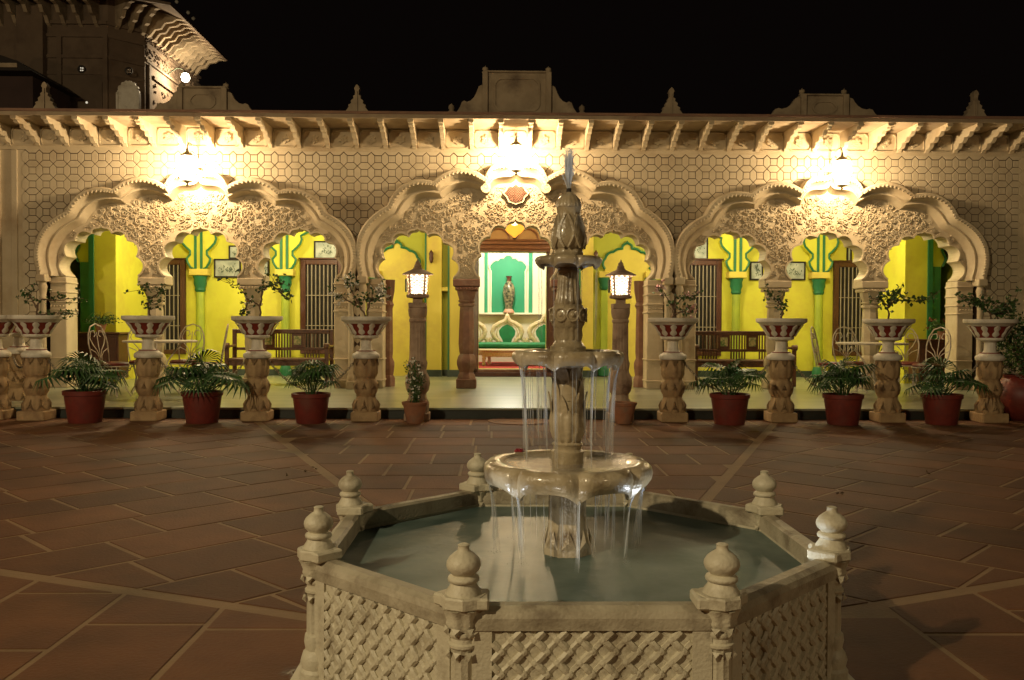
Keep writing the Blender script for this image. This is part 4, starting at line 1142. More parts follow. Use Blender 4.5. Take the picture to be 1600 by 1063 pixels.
for k in range(8):
    a = PH+k*pi/4; r = 132*k_*.93*.9
    for q in range(26):
        th = rw.uniform(0, 2*pi); d = abs(rw.gauss(0, .018)); s_ = rw.uniform(.0008, .0022)
        veil.lathe([(0, -s_), (s_, 0), (0, s_)], 5, T(r*cos(a)+d*cos(th), r*sin(a)+d*sin(th), WZ+abs(rw.gauss(0, .012))), caps=False)
    for rr2 in (): veil.lathe([(rr2-.004, WZ+.0005), (rr2, WZ+.003), (rr2+.004, WZ+.0005)], 24, T(r*cos(a), r*sin(a), 0), caps=False)
falls.build('water_stream', S['stream'], ft, smooth=True); veil.build('water_veil', S['film'], ft, smooth=True)
jet = MB(); zt0 = zf(296)
for k in range(70):
    a = rw.uniform(0, 2*pi); rr_ = rw.uniform(0, .012); top_ = zf(rw.uniform(228, 258)); sp = abs(rw.gauss(0, .009)); top_ = zf(230+min(40, sp*1800)+abs(rw.gauss(0, 9)))
    jet.tube([(rr_*cos(a)*.2, rr_*sin(a)*.2, zt0-.01), ((rr_+sp*.4)*cos(a), (rr_+sp*.4)*sin(a), zt0+(top_-zt0)*.5), ((rr_+sp)*cos(a), (rr_+sp)*sin(a), zt0+(top_-zt0)*.85), ((rr_+sp*1.1)*cos(a), (rr_+sp*1.1)*sin(a), top_)], [.0012, .0018, .0017, .0006], 5)
for k in range(420):
    z = zt0+(zf(232)-zt0)*rw.random()**.6; a = rw.uniform(0, 2*pi); rr_ = rw.uniform(.002, .026)
    s_ = rw.uniform(.0008, .0018)
    jet.lathe([(0, -s_*2), (s_, 0), (0, s_*2)], 5, T(rr_*cos(a), rr_*sin(a), z), caps=False)
jet.build('water_jet', S['jet'], ft, smooth=True)
# submerged spot lamps of the fountain and their casings, plus two added spots
for nm, (ax, ay) in (('right', (.52, -.20)), ('left', (-.48, -.30)), ('back', (.1, .6))):
    X, Y = FC[0]+ax, FC[1]+ay
    o = thing('pool_spotlight', {'right': 'small underwater spotlight on the right side of the pool', 'left': 'small underwater spotlight on the left side of the pool', 'back': 'small underwater spotlight behind the fountain column'}[nm], 'spotlight', (X, Y, WZ-.05), group='spotlights in the pool')
    MB().lathe([(.022, 0), (.028, .01), (.028, .036), (.024, .036), (.022, .02)], 14, caps=False).build('casing', S['dkmetal'], o)
    MB().lathe([(0, .034), (.023, .034)], 14, caps=False).build('lens', S['stream'], o)
lamp('pool_and_added_spot', (FC[0]+.52, FC[1]-.20, WZ+.03), 7, COOL, .02, 'SPOT', (FC[0]+.02, FC[1], 1.15), 62, .5)
lamp('pool_and_added_spot', (FC[0]-.48, FC[1]-.30, WZ+.03), 5, COOL, .02, 'SPOT', (FC[0], FC[1], 1.15), 50, .5)
lamp('pool_and_added_spot', (FC[0]+.1, FC[1]+.6, WZ+.03), 8, COOL, .02, 'SPOT', (FC[0], FC[1], 1.0), 60, .5)
lamp('pool_and_added_spot', (FC[0]-.15, FC[1]-.62, WZ+.03), 3.5, (1, .93, .8), .03, 'SPOT', (FC[0], FC[1], .62), 50, .6)  # added spot without a casing, brightens the column under the large bowl
lamp('pool_and_added_spot', (FC[0]+.62, FC[1]-.42, WZ+.03), 26, COOL, .03, 'SPOT', (FC[0], FC[1], 1.82), 13, .8)  # added narrow spot without a casing, brightens the jet
lamp('pool_and_added_spot', (FC[0]+.58, FC[1]-.33, WZ+.03), 3, COOL, .02, 'SPOT', (FC[0]+.87, FC[1]-.36, .53), 60, .4)
# fallen flower on the bowl rim
X, Z = P(808, 703, 3.55)
o = MB()
for k in range(5): o.lathe([(0, 0), (.010, .004), (.012, .012), (.004, .016)], 6, T(.008*cos(k*1.26), .008*sin(k*1.26), 0) @ RZ(k*1.26) @ RY(.5), caps=False)
rr_ = 132*k_*.9; aa = R(128)
o = o.build('fallen_flower', mat('crimson_petal', (.25, .01, .02), None, 30, .5), loc=(FC[0]+rr_*cos(aa), FC[1]+rr_*sin(aa), zf(722)+.0)); tag(o, 'dark crimson fallen flower on the rim of the large bowl', 'flower')

# ================================================================ LANTERNS
def wall_lantern(i, p, label):
    t = thing('wall_lantern', label, 'lantern', p, group='lanterns on the facade over the arches')
    fr = MB(); n = 8
    for k in range(n):
        a = k*2*pi/n
        fr.tube([(.10*cos(a), .10*sin(a), -.22), (.165*cos(a), .165*sin(a), .02), (.155*cos(a), .155*sin(a), .14)], .004, 4)
    fr.build('frame', S['brass'], t)
    pn = MB(); pn.lathe([(.095, -.22), (.16, .02), (.15, .14), (.09, .20)], 8, caps=False); pn.build('glass_panes', S['pane'], t)
    cp_ = MB(); cp_.lathe([(.128, .165), (.120, .185), (.085, .205), (.06, .225), (.03, .24), (.022, .27), (.008, .33), (0, .36)], 8, caps=False); cp_.build('cap', S['brass'], t)
    b_ = MB(); b_.lathe([(.10, -.22), (.05, -.24), (.015, -.26), (.02, -.28), (0, -.32)], 8, caps=False); b_.build('bottom_finial', S['brass'], t)
    MB().lathe([(0, -.045), (.03, -.03), (.042, 0), (.03, .03), (0, .045)], 12, caps=False).build('bulb', S['bulb'], t, smooth=True)
    MB().tube([(0, .0, .33), (0, .05, .40), (0, .25, .40), (0, .52, .22), (0, .545, .1)], .011, 6).build('wall_arm', S['brass'], t, smooth=True)
wall_lantern(0, WL[0], 'glaring lantern over the arcade with the wooden sideboard, left of the doorway')
wall_lantern(1, WL[1], 'glaring lantern above the open doorway and the central arch')
wall_lantern(2, WL[2], 'glaring lantern over the right arcade, behind the round garden table')

def post_lantern(x, z, label):
    Yp = 11.42
    t = thing('lamp_post', label, 'lamp post', (x, Yp, 0), group='carved stone lamp posts at the terrace edge')
    sc_ = Yp/F
    def z_(py): return HC-(py-505)*sc_
    pst = MB()
    pst.box((-.16, -.16, 0), (.16, .16, .10), bev=.01)
    fl = lambda a, zz: 1+.07*abs(cos(8*a))-.04
    pst.lathe([(hw*sc_, z_(y)) for hw, y in [(17, 645), (18, 630), (14, 622), (13, 616), (17, 610), (19, 600), (18, 590), (14, 582), (13, 576)]], 48, mod=lambda a, zz: 1+.06*abs(cos(6*a))-.03)
    pst.lathe([(hw*sc_, z_(y)) for hw, y in [(13.5, 577), (15, 568), (13, 562), (12.5, 555), (12, 505)]], 64, mod=fl)
    pst.lathe([(hw*sc_, z_(y)) for hw, y in [(12, 505), (13.5, 503), (13.5, 500), (12, 498), (14, 494), (15, 486), (14.5, 482)]], 24)
    pst.box((-13.5*sc_, -13.5*sc_, z_(482)), (13.5*sc_, 13.5*sc_, z_(474)), bev=.008)
    pst.box((-7*sc_, -7*sc_, z_(474)), (7*sc_, 7*sc_, z_(466)))
    pst.build('post', S['lamppost'], t, smooth=35)
    hd = bpy.data.objects.new('lantern_head', None); COL.objects.link(hd); hd.parent = t
    m = MB(); m.lathe([(hw*sc_, z_(y)) for hw, y in [(10, 467), (17, 466), (18, 463), (17, 461), (14, 460)]], 24); m.build('lantern_base', S['lamppost'], hd, smooth=True)
    lt = MB(); r0_, r1_ = 14.5*sc_, 17*sc_; za, zb = z_(461), z_(430)
    for s in (-1, 1):
        for k in range(12):
            pts_ = []
            for i in range(13):
                q = i/12; a = k*pi/6+s*q*pi*1.0; pts_.append(((r0_+(r1_-r0_)*q)*cos(a), (r0_+(r1_-r0_)*q)*sin(a), za+(zb-za)*q))
            lt.tube(pts_, .0072, 5)
    for k in range(4):
        a = pi/4+k*pi/2; lt.tube([(r0_*1.03*cos(a), r0_*1.03*sin(a), za), (r1_*1.03*cos(a), r1_*1.03*sin(a), zb)], .014, 4)
    lt.lathe([(r1_*.99, zb-.01), (r1_*1.05, zb-.005), (r1_*1.05, zb+.02), (r1_*.9, zb+.02)], 24)
    lt.build('pierced_drum', S['lamppost'], hd)
    MB().lathe([(r0_*.86, za+.004), (r1_*.86, zb)], 24, caps=False).build('glass', S['pane2'], hd)
    MB().lathe([(0, -.04), (.03, -.02), (.035, 0), (.03, .02), (0, .04)], 12, T(0, 0, z-.02), caps=False).build('bulb', S['bulb'], hd, smooth=True)
    rf = MB(); rf.lathe([(hw*sc_, z_(y)) for hw, y in [(16, 431), (24, 430.5), (24, 429), (17, 425.5), (10, 422.5), (7, 421), (7.5, 419.5), (5, 418.5)]], 24)
    rf.lathe([(hw*sc_, z_(y)) for hw, y in [(5, 419), (6, 417.5), (5.5, 415), (4, 414), (4.5, 412), (3, 410), (1.5, 408), (.4, 405)]], 12)
    rf.build('lantern_roof', S['lamppost'], hd, smooth=35)
    m = MB(); m.box((-19.5*sc_, -.03, z_(457)), (-17*sc_, .03, z_(437))); m.build('side_hinge', S['dkmetal'], hd)
post_lantern(PL[0][0], PL[0][1], 'fluted stone lamp post left of the doorway, behind the pot of white daisies')
post_lantern(PL[1][0], PL[1][1], 'fluted stone lamp post right of the doorway, behind an empty terracotta pot')

# amber lamp over the door
X, Z = P(804, 358, 17.2)
t = thing('hanging_lamp', 'glowing amber cut-glass hanging lamp above the doorway', 'lamp', (X, 17.2, Z))
MB().lathe([(.01, -.17), (.05, -.13), (.13, -.07), (.185, 0), (.17, .05), (.10, .09), (.05, .11)], 20, mod=lambda a, z: 1+.04*cos(10*a), caps=False).build('glass_bowl', S['amber'], t, smooth=True)
MB().lathe([(0, .06), (.06, .08), (.05, .12), (0, .14)], 12, caps=False).build('glowing_core', S['amberhot'], t, smooth=True)
MB().lathe([(0, -.22), (.03, -.20), (.045, -.175), (.01, -.165)], 10, caps=False).build('bottom_finial', S['wood'], t, smooth=True)
MB().tube([(0, 0, .10), (0, 0, 3.5-Z)], .006, 5).build('rod', S['wood'], t)
lamp('hanging_lamp_light', (X, 17.0, Z+.16), 9, (1, .5, .12), .08)

# ================================================================ ROOM FURNITURE
X, Z = P(795, 489, 22.2)
t = thing('vase', 'tall patterned vase on a pink base in the green niche', 'vase', (X, 22.22, nz0))
sv = 22.22/F
MB().lathe([(hw*sv, (490-y)*sv) for hw, y in [(6, 484), (5.5, 482), (8, 470), (9.5, 458), (9, 450), (6, 444), (3.5, 441)]], 20).build('body', S['vase'], t, smooth=True)
MB().lathe([(hw*sv, (490-y)*sv) for hw, y in [(3.5, 441), (3, 437), (5, 433)]], 16, caps=False).build('neck', S['wood'], t, smooth=True)
MB().lathe([(.14, 0), (.14, .03), (.10, .08), (.09, .10)], 16).build('base', mat('pink_stone', (.6, .3, .2), None, 8, .5), t, smooth=True)
t = thing('ornate_sofa', 'ornate cream and gilt sofa with arched green back panels', 'sofa', ((dl+dr)/2, 21.6, rz0))
ss = 21.6/F
for k, px in enumerate((735, 792.5, 850)):
    X = P(px, 520, 21.6)[0]-(dl+dr)/2
    fr = MB(); hh = [(9, 497), (4, 500), (3, 505), (11, 510), (19, 516), (21, 523), (17, 530), (11, 534), (10, 541), (14, 546), (20, 541), (26, 538)]
    Zq = lambda py: P(800, py, 21.6)[1]-rz0
    hl = [(0, 496), (3, 502), (12, 506), (20, 511), (23, 519), (20, 527), (14, 532), (13, 538), (17, 543), (24, 540), (27, 533), (24, 529)]
    for s in (-1, 1):
        fr.tube([(X+s*a*ss, 0, Zq(b)) for a, b in hl], .062, 8)
        fr.tube([(X+s*a*ss*.72, -.03, Zq(b+2)) for a, b in hl[:8]], .02, 6)
    fr.lathe([(.03, 0), (.06, .03), (.05, .07), (.02, .10), (0, .13)], 10, T(X, 0, Zq(497)))
    fr.build('back_frame', S['gilt'], t, smooth=True)
    pl = [(0, 507), (8, 511), (13, 517), (12, 524), (8, 530), (5, 538), (0, 540)]
    pl = pl+[(-a, b) for a, b in reversed(pl[1:-1])]
    MB().prism([(X+a*ss, Zq(b)) for a, b in pl], -.02, .04).build('back_cushion', S['greenvelvet'], t)
MB().box((-1.5, -.65, .38), (1.5, .0, .52), bev=.04).build('seat_cushion', S['greenvelvet'], t)
MB().box((-1.5, -.66, .22), (1.5, .0, .378), bev=.02).build('seat_rail', S['gilt'], t)
MB().box((-1.5, .0, .2), (1.5, .05, Zq(540)), bev=.01).build('back_rail', S['gilt'], t)
for x in (-1.4, -.5, .5, 1.4): MB().lathe([(.04, 0), (.05, .05), (.03, .12), (.05, .22)], 10, T(x, -.6, 0)).build('leg', S['gilt'], t, smooth=True)
X0, Z0_ = P(754, 546, 20.4)
t = thing('low_table', 'low cream carved table before the ornate sofa', 'table', (X0+.65, 20.5, rz0))
hT = Z0_-rz0
MB().box((-.72, -.3, hT-.05), (.72, .3, hT), bev=.012).build('top', S['gilt'], t)
MB().box((-.66, -.27, hT-.17), (.66, .27, hT-.052), bev=.01).build('apron', S['gilt'], t)
for sx in (-.62, .62):
    for sy in (-.23, .23): MB().lathe([(.03, 0), (.045, .03), (.03, .07), (.045, hT*.5), (.03, hT-.17)], 10, T(sx, sy, 0)).build('leg', S['gilt'], t, smooth=True)
for px, lab in ((674, 'small carved dark wooden plaque hung on the yellow pilaster left of the doorway'), (931, 'small dark wooden plaque on the yellow pilaster right of the doorway')):
    X, Z = P(px, 402, BY-.27)
    o = MB().lathe([(.0, -.13), (.03, -.11), (.045, -.03), (.04, .03), (.05, .07), (.03, .11), (0, .15)], 8, caps=False).build('wall_plaque', S['wood'], loc=(X, BY-.30, Z), smooth=True)
    tag(o, lab, 'plaque', 'carved plaques beside the door')

# ================================================================ FURNITURE ON THE VERANDA
def bench(x, y, label):
    t = thing('wooden_bench', label, 'bench', (x, y, TZ), group='wooden benches on the veranda')
    W = .875
    for s in (-1, 1):
        for yy, h_ in ((.22, .98), (-.25, .66)):
            MB().box((s*W-.035, yy-.03, 0), (s*W+.035, yy+.03, h_), bev=.008).build('leg', S['wood2'], t)
        m = MB(); m.box((s*W-.045, -.30, .66), (s*W+.045, .20, .70), bev=.012); m.lathe([(.045, 0), (.05, .02), (.05, .09), (.0, .09)], 10, T(s*W-.045, -.27, .69) @ RY(pi/2)); m.build('armrest', S['wood2'], t)
    MB().box((-W, -.28, .42), (W, .22, .47), bev=.012).build('seat', S['wood2'], t)
    MB().box((-W, -.26, .34), (W, -.23, .419)).build('apron', S['wood2'], t)
    MB().box((-W+.035, .2, .90), (W-.035, .24, .98), bev=.01).build('top_rail', S['wood2'], t)
    MB().box((-W+.035, .205, .60), (W-.035, .235, .65), bev=.008).build('lower_rail', S['wood2'], t)
    sl = MB().box((-.012, .212, .65), (.012, .228, .90)).mesh('slat', S['wood2'])
    sl2 = MB().box((-.012, .212, .47), (.012, .228, .60)).mesh('slat', S['wood2'])
    for cx in (-.52, 0, .52):
        for k in range(6): put('slat', sl, t, (cx+(k-2.5)*.05, 0, 0)); put('slat', sl2, t, (cx+(k-2.5)*.05, 0, 0))
    for cx in (-.26, .26):
        f = MB().box((cx-.11, .205, .65), (cx+.11, .235, .90)).build('back_panel', S['wood2'], t)
        MB().box((cx-.065, .197, .70), (cx+.065, .204, .86)).build('painted_tile', S['tilepaint'], f)
xb0 = P(438, 560, 15.95)[0]; bench(xb0, 15.95, 'brown slatted bench with painted tiles, before the barred window on the left veranda')
xb1 = P(1158, 560, 15.95)[0]; bench(xb1, 15.95, 'brown slatted bench with painted tiles, before the barred window right of the doorway')

def sideboard(px0, px1, Y, lab):
    x0, z1 = P(px0, 519 if px0 < 800 else 530, Y); x1 = P(px1, 519, Y)[0]
    t = thing('sideboard', lab, 'sideboard', ((x0+x1)/2, Y, TZ)); w2 = (x1-x0)/2; H = z1-TZ
    MB().box((-w2-.03, -.25, H-.04), (w2+.03, .25, H), bev=.01).build('top', S['wood'], t)
    MB().box((-w2, -.22, .08), (w2, .22, H-.041), bev=.01).build('cabinet', S['wood'], t)
    for s in (-1, 1):
        d = MB().box((s*.02, -.235, .14), (s*(w2-.04), -.221, H-.10), bev=.006).build('door', S['wood'], t)
        MB().lathe([(0, .03), (.015, .02), (.01, 0)], 8, T(s*.06, -.235, H*.5) @ RX(pi/2), caps=False).build('handle', S['gold'], d)
    return t, H
sbx, sbH = sideboard(118, 193, 16.2, 'dark wooden sideboard with a potted fern on top, inside the left arcade')
sb2, sbH2 = sideboard(1428, 1484, 16.2, 'dark wooden sideboard with red flowers on top, inside the right arcade')

def chair(x, y, rz, label, grp):
    t = thing('garden_chair', label, 'chair', (x, y, TZ), rz, grp)
    for a in (45, 135, 225, 315):
        ca, sa = cos(R(a)), sin(R(a))
        MB().tube([(.20*ca, .20*sa, .44), (.14*ca, .14*sa, .25), (.17*ca, .17*sa, .10), (.24*ca, .24*sa, 0)], .010, 6).build('leg', S['iron'], t, smooth=True)
    MB().tube([(.215*cos(k*pi/12), .215*sin(k*pi/12), .45) for k in range(24)], .010, 6, closed=True).build('seat_ring', S['iron'], t, smooth=True)
    MB().lathe([(0, .455), (.20, .455), (.215, .48), (.19, .505), (0, .52)], 20, caps=False).build('seat_cushion', S['cushion'], t, smooth=True)
    bk = MB(); Yb = .20
    def yb(z): return Yb+(z-.45)*.18
    loop = [(-.17, .45), (-.20, .62), (-.215, .78), (-.19, .92), (-.12, 1.03), (0, 1.07), (.12, 1.03), (.19, .92), (.215, .78), (.20, .62), (.17, .45)]
    bk.tube([(a, yb(b), b) for a, b in loop], .011, 6)
    for s in (-1, 1):
        bk.tube([(s*a, yb(b), b) for a, b in [(0, .55), (.05, .68), (.12, .76), (.17, .86), (.13, .96), (.06, .97), (.035, .91), (.07, .88)]], .008, 5)
        bk.tube([(s*a, yb(b), b) for a, b in [(.02, .46), (.04, .60), (.10, .66), (.19, .70)]], .007, 5)
    bk.tube([(0, yb(.45), .45), (0, yb(.95), .95)], .007, 5)
    bk.build('backrest', S['iron'], t, smooth=True)
    return t
def table(x, y, label):
    t = thing('garden_table', label, 'table', (x, y, TZ), 0, 'white iron garden tables')
    m = MB(); m.lathe([(.0, .80), (.52, .80), (.53, .815), (.52, .83), (0, .83)], 36, caps=False); m.build('tabletop', S['iron'], t, smooth=True)
    for a in (30, 150, 270):
        ca, sa = cos(R(a)), sin(R(a)); MB().tube([(.30*ca, .30*sa, .80), (.10*ca, .10*sa, .52), (.06*ca, .06*sa, .35), (.14*ca, .14*sa, .15), (.32*ca, .32*sa, .0)], .013, 6).build('leg', S['iron'], t, smooth=True)
    MB().tube([(.12*cos(k*pi/8), .12*sin(k*pi/8), .45) for k in range(16)], .008, 5, closed=True).build('ring', S['iron'], t, smooth=True)
tX = P(251, 560, 13.3)[0]
table(tX, 13.3, 'round white iron table behind the pedestals on the left terrace')
g1 = 'white iron chairs round the left table'; g2 = 'white iron chairs round the right table'
chair(P(178, 560, 13.2)[0], 13.2, R(78), 'white scrolled iron chair nearest the dark sideboard, seen from the side', g1)
chair(P(287, 560, 14.1)[0], 14.1, R(-8), 'white scrolled iron chair facing forward behind the left round table', g1)
chair(P(322, 560, 13.25)[0], 13.25, R(-75), 'white scrolled iron chair with shiny red cushion beside the left bench', g1)
chair(P(222, 560, 13.9)[0], 13.95, R(25), 'white scrolled iron chair tucked behind the left table by the stone column', g1)
tX2 = P(1362, 560, 13.6)[0]
table(tX2, 13.6, 'round white iron table behind the pedestals on the right terrace')
chair(P(1300, 560, 14.0)[0], 14.0, R(60), 'white iron chair side-on beside the green column, left of the right table', g2)
chair(P(1334, 560, 14.3)[0], 14.35, R(5), 'white iron chair with heart scroll back before the right barred window', g2)
chair(P(1448, 560, 13.6)[0], 13.6, R(-65), 'white iron chair before the sideboard with red flowers', g2)
chair(P(1418, 560, 14.2)[0], 14.25, R(-20), 'white iron chair behind the right table, half hidden by the pedestal', g2)

# framed pictures on the veranda wall
def picture(px0, px1, py0, py1, label, motif, Y=BY):
    x0, z0 = P(px0, py1, Y); x1, z1 = P(px1, py0, Y)
    t = thing('framed_picture', label, 'picture', ((x0+x1)/2, Y-.012, (z0+z1)/2)); a, b = (x1-x0)/2, (z1-z0)/2
    m = MB()
    m.box((-a, -.03, -b), (a, -.0, -b+.03)); m.box((-a, -.03, b-.03), (a, 0, b)); m.box((-a, -.03, -b+.03), (-a+.03, 0, b-.03)); m.box((a-.03, -.03, -b+.03), (a, 0, b-.03))
    m.build('frame', S['black'], t)
    MB().box((-a+.03, -.012, -b+.03), (a-.03, -.002, b-.03)).build('print', S['photo'], t)
    m = MB(); r_ = random.Random(int(px0))
    for k in range(40):
        if motif == 'bush': x = r_.gauss(0, a*.4); z = -b*.55+abs(r_.gauss(0, b*.4))
        else: x = r_.gauss(a*.2, a*.18); z = r_.gauss(0, b*.35)
        if abs(x) > a-.06 or abs(z) > b-.06: continue
        th = r_.uniform(.3, 2.8); L = r_.uniform(.03, .08)
        m.add([(x, -.0135, z), (x+L*cos(th)*.5+.01, -.0135, z+L*sin(th)*.5), (x+L*cos(th), -.0135, z+L*sin(th)), (x+L*cos(th)*.5-.01, -.0135, z+L*sin(th)*.5)], [(0, 1, 2, 3)])
    m.build('motif', S['photodark'], t)
picture(335, 377, 405, 434, 'framed print with a glaring lamp reflection right of the green column', 'bush')
picture(358, 392, 384, 405, 'small framed print hung high, half behind the carved arch panel', 'bush')
picture(409, 421, 403, 434, 'framed print seen only as a sliver right of the slender stone column', 'bush')
picture(491, 529, 377, 405, 'framed print hung above the left barred window beside the bench', 'bush')
picture(1060, 1106, 370, 406, 'pale print hung above the barred window right of the doorway', 'bush')
picture(1171, 1192, 409, 438, 'narrow framed print of a palm by the slender stone column', 'palm')
picture(1222, 1258, 409, 438, 'framed print of low bushes left of the green column', 'bush')
picture(1322, 1330, 386, 410, 'tiny framed print seen beside the scalloped edge above the right window', 'bush')
picture(1470, 1485, 430, 458, 'framed print beyond the green pilaster in the right arcade', 'bush')
picture(100, 119, 430, 460, 'dark framed print at the far left end of the veranda', 'bush')

# ================================================================ PEDESTALS WITH BOWLS
sp_ = 11.35/F
def zp(py): return HC-(py-505)*sp_
pd = MB()
pd.box((-.17, -.17, 0), (.17, .17, zp(643)), bev=.012)
petalf = lambda a, z: 1+.07*abs(cos(4*a))-.03
pd.lathe([(hw*sp_, zp(y)) for hw, y in [(19, 643), (20, 640), (18.5, 632), (15, 624), (14, 620), (15, 618)]], 64, mod=lambda a, z: 1+.10*abs(cos(4*a))-.04)
pd.lathe([(hw*sp_, zp(y)) for hw, y in [(13.5, 619), (17, 613), (18.5, 606), (17.5, 599), (14, 593), (14.5, 590), (16, 588.5)]], 64, mod=lambda a, z: 1+.09*abs(sin(4*a))-.04)
pd.lathe([(hw*sp_, zp(y)) for hw, y in [(15, 590), (17.5, 584), (18, 575), (17, 562), (16.5, 560)]], 64, mod=lambda a, z: 1+.06*abs(cos(4*a))-.03+.025*cos(12*a))
rk = random.Random(9)
for k in range(8):
    a = k*pi/4; ca, sa = cos(a), sin(a)
    for hw, y0, y1, ww in ((20, 641, 624, .045), (18.5, 608, 597, .035), (18, 562, 578, .04)):
        r = hw*sp_*1.0
        pd.add([(r*ca-ww*sa, r*sa+ww*ca, zp(y0)), (r*ca+ww*sa, r*sa-ww*ca, zp(y0)), (r*.86*ca, r*.86*sa, zp(y1)), ((r+.018)*ca, (r+.018)*sa, zp((y0+y1)/2))], [(0, 3, 1), (1, 3, 2), (2, 3, 0), (0, 1, 3), (1, 2, 3), (2, 0, 3)])
pd_me = pd.mesh('pedestal_body', S['pedestal'], smooth=35)
ft_ = MB(); ft_.lathe([(hw*sp_, zp(y)) for hw, y in [(20, 561), (21, 560), (21.5, 556), (20, 553.5), (17, 552), (14, 549.5), (11, 548)]], 28)
ft_me = ft_.mesh('bowl_foot', S['white'], smooth=40)
st_ = MB(); st_.lathe([(hw*sp_, zp(y)) for hw, y in [(10, 548), (8.5, 545), (8, 533), (10, 531), (18, 529), (19, 526.5), (18.5, 525)]], 48, mod=lambda a, z: 1+.05*abs(cos(6*a)))
st_me = st_.mesh('bowl_stem', S['white'], smooth=40)
rd = MB(); rd.lathe([(hw*sp_, zp(y)) for hw, y in [(14.5, 549.8), (14.5, 548.4)]], 24); 
rd.lathe([(hw*sp_, zp(y)) for hw, y in [(18.5, 525.5), (21, 522), (24.5, 515), (28, 509), (33, 505), (34, 504)]], 36, caps=False)
rd_me = rd.mesh('red_band', S['redpaint'], smooth=50)
rm = MB(); rm.lathe([(hw*sp_, zp(y)) for hw, y in [(31, 507), (34.5, 504.2), (35.5, 503.5), (38.5, 502), (39, 500.5), (39, 497), (38.5, 496), (36.5, 496), (35.5, 499), (30, 501)]], 40, caps=False)
rm_me = rm.mesh('rim', S['white'], smooth=40)
so_me = MB().lathe([(0, zp(497.5)), (35.6*sp_, zp(498.5))], 24, caps=False).mesh('soil', S['soil'])
# pear-shaped petal lying on the sloping bowl
pt = MB()
rows = []
for i in range(9):
    t = i/8; y = 507-(0)-(507-524.5)*(-t) if False else 506.5+18*t
    hwp = 31.5-12.3*t**.8; ww = [.2, .75, .85, .62, .50, .78, .92, .70, .1][i]*.048
    rows.append([(hwp*sp_+.006+.016*(1-abs(q)**2), q*ww, zp(y)) for q in (-1, -.6, 0, .6, 1)])
pt.loft(rows, False); pt.loft([list(reversed(r)) for r in rows], False)
pt_me = pt.mesh('petal', S['white'], smooth=60)
fe = MB()   # white festoon between petals at the upper edge
for q in range(7):
    pass
def pedestal(px, Y, label, rz=0, X=None):
    if X is None: X = P(px, 600, Y)[0]
    t = thing('pedestal_planter', label, 'planter', (X, Y, 0), rz, 'carved stone pedestals with painted bowls')
    put('pedestal_body', pd_me, t)
    b = put('bowl', rm_me, t)
    put('foot', ft_me, b); put('stem', st_me, b); put('painted_band', rd_me, b); put('soil', so_me, b)
    for k in range(10): put('petal', pt_me, b, (0, 0, 0), rot=(0, 0, k*2*pi/10+.15))
    return X
peds = []
PEDS = [(57, 'pedestal planter with a low spreading vine, before the dark sideboard at the left end'),
        (232, 'pedestal planter before the left round table, with a small leafy sprig'),
        (402, 'pedestal planter before the left bench, with a forked branching vine'),
        (572, 'pedestal planter left of the daisy pot, with white blossoms on thin stems'),
        (1051, 'pedestal planter right of the empty terracotta pot, with pale pink blossoms'),
        (1220, 'pedestal planter at the end of the right bench, with one short drooping sprig'),
        (1387, 'pedestal planter before the right round table, with a small umbrella-shaped tree'),
        (1546, 'pedestal planter nearest the dark bush on the right, with low dense leaves')]
for px, lab in PEDS: peds.append(pedestal(px, 11.35, lab))
ex1 = pedestal(30, 12.6, 'pedestal planter standing back behind the leftmost front one, by the low step')
ex2 = pedestal(-6, 11.45, 'pedestal planter cut by the left edge of the picture')

# plants
def leafy(mb, x, y, z, L, r_, n=1):
    for _ in range(n):
        d = Vector((r_.gauss(0, 1), r_.gauss(0, 1), r_.gauss(.2, .8))).normalized(); u = d.orthogonal().normalized()
        u = (Matrix.Rotation(r_.uniform(0, 6.28), 3, d) @ u)*L*.36; d = d*L; p = Vector((x, y, z)); nrm = u.cross(d).normalized()*L*.1
        mb.add([p, p+d*.5+u-nrm, p+d, p+d*.5-u-nrm, p+d*.45+nrm], [(0, 1, 4), (1, 2, 4), (2, 3, 4), (3, 0, 4)])
def vine(name, label, X, Y, Z, branches, nleaf, seed, blossom=None, cat='plant', L=.05, grp='plants growing in the pedestal bowls'):
    r_ = random.Random(seed); t = thing(name, label, cat, (X, Y, Z), 0, grp)
    st = MB(); lv = MB(); bl = MB()
    for br_ in branches:
        pts_ = [Vector(p) for p in br_]; fine = []
        for i in range(len(pts_)-1):
            for q in range(5): fine.append(pts_[i].lerp(pts_[i+1], q/5)+Vector((r_.gauss(0, .008), r_.gauss(0, .008), r_.gauss(0, .006))))
        fine.append(pts_[-1])
        st.tube(fine, [.013*(1-.8*i/len(fine)) for i in range(len(fine))], 5)
        for k in range(int(nleaf)):
            q = r_.uniform(.28, 1); i = min(len(fine)-1, int(q*len(fine))); p = fine[i]+Vector((r_.gauss(0, .025), r_.gauss(0, .03), r_.gauss(0, .02)))
            leafy(lv, *p, L*r_.uniform(.7, 1.2), r_)
            if r_.random() < .25:
                tw_ = p+Vector((r_.gauss(0, .08), r_.gauss(0, .06), r_.gauss(.03, .05))); st.tube([fine[i], tw_], .003, 3)
                leafy(lv, *tw_, L, r_, 3)
        if blossom:
            for k in range(10):
                p = fine[-1-r_.randrange(0, max(2, len(fine)//3))]+Vector((r_.gauss(0, .04), r_.gauss(0, .04), r_.gauss(0, .04))); leafy(bl, *p, .05, r_, 3)
    st.build('stem', S['bark'], t, smooth=True); lv.build('leaves', S['leaf'], t)
    if blossom: bl.build('blossoms', S[blossom], t)
    return t
zt = zp(498)
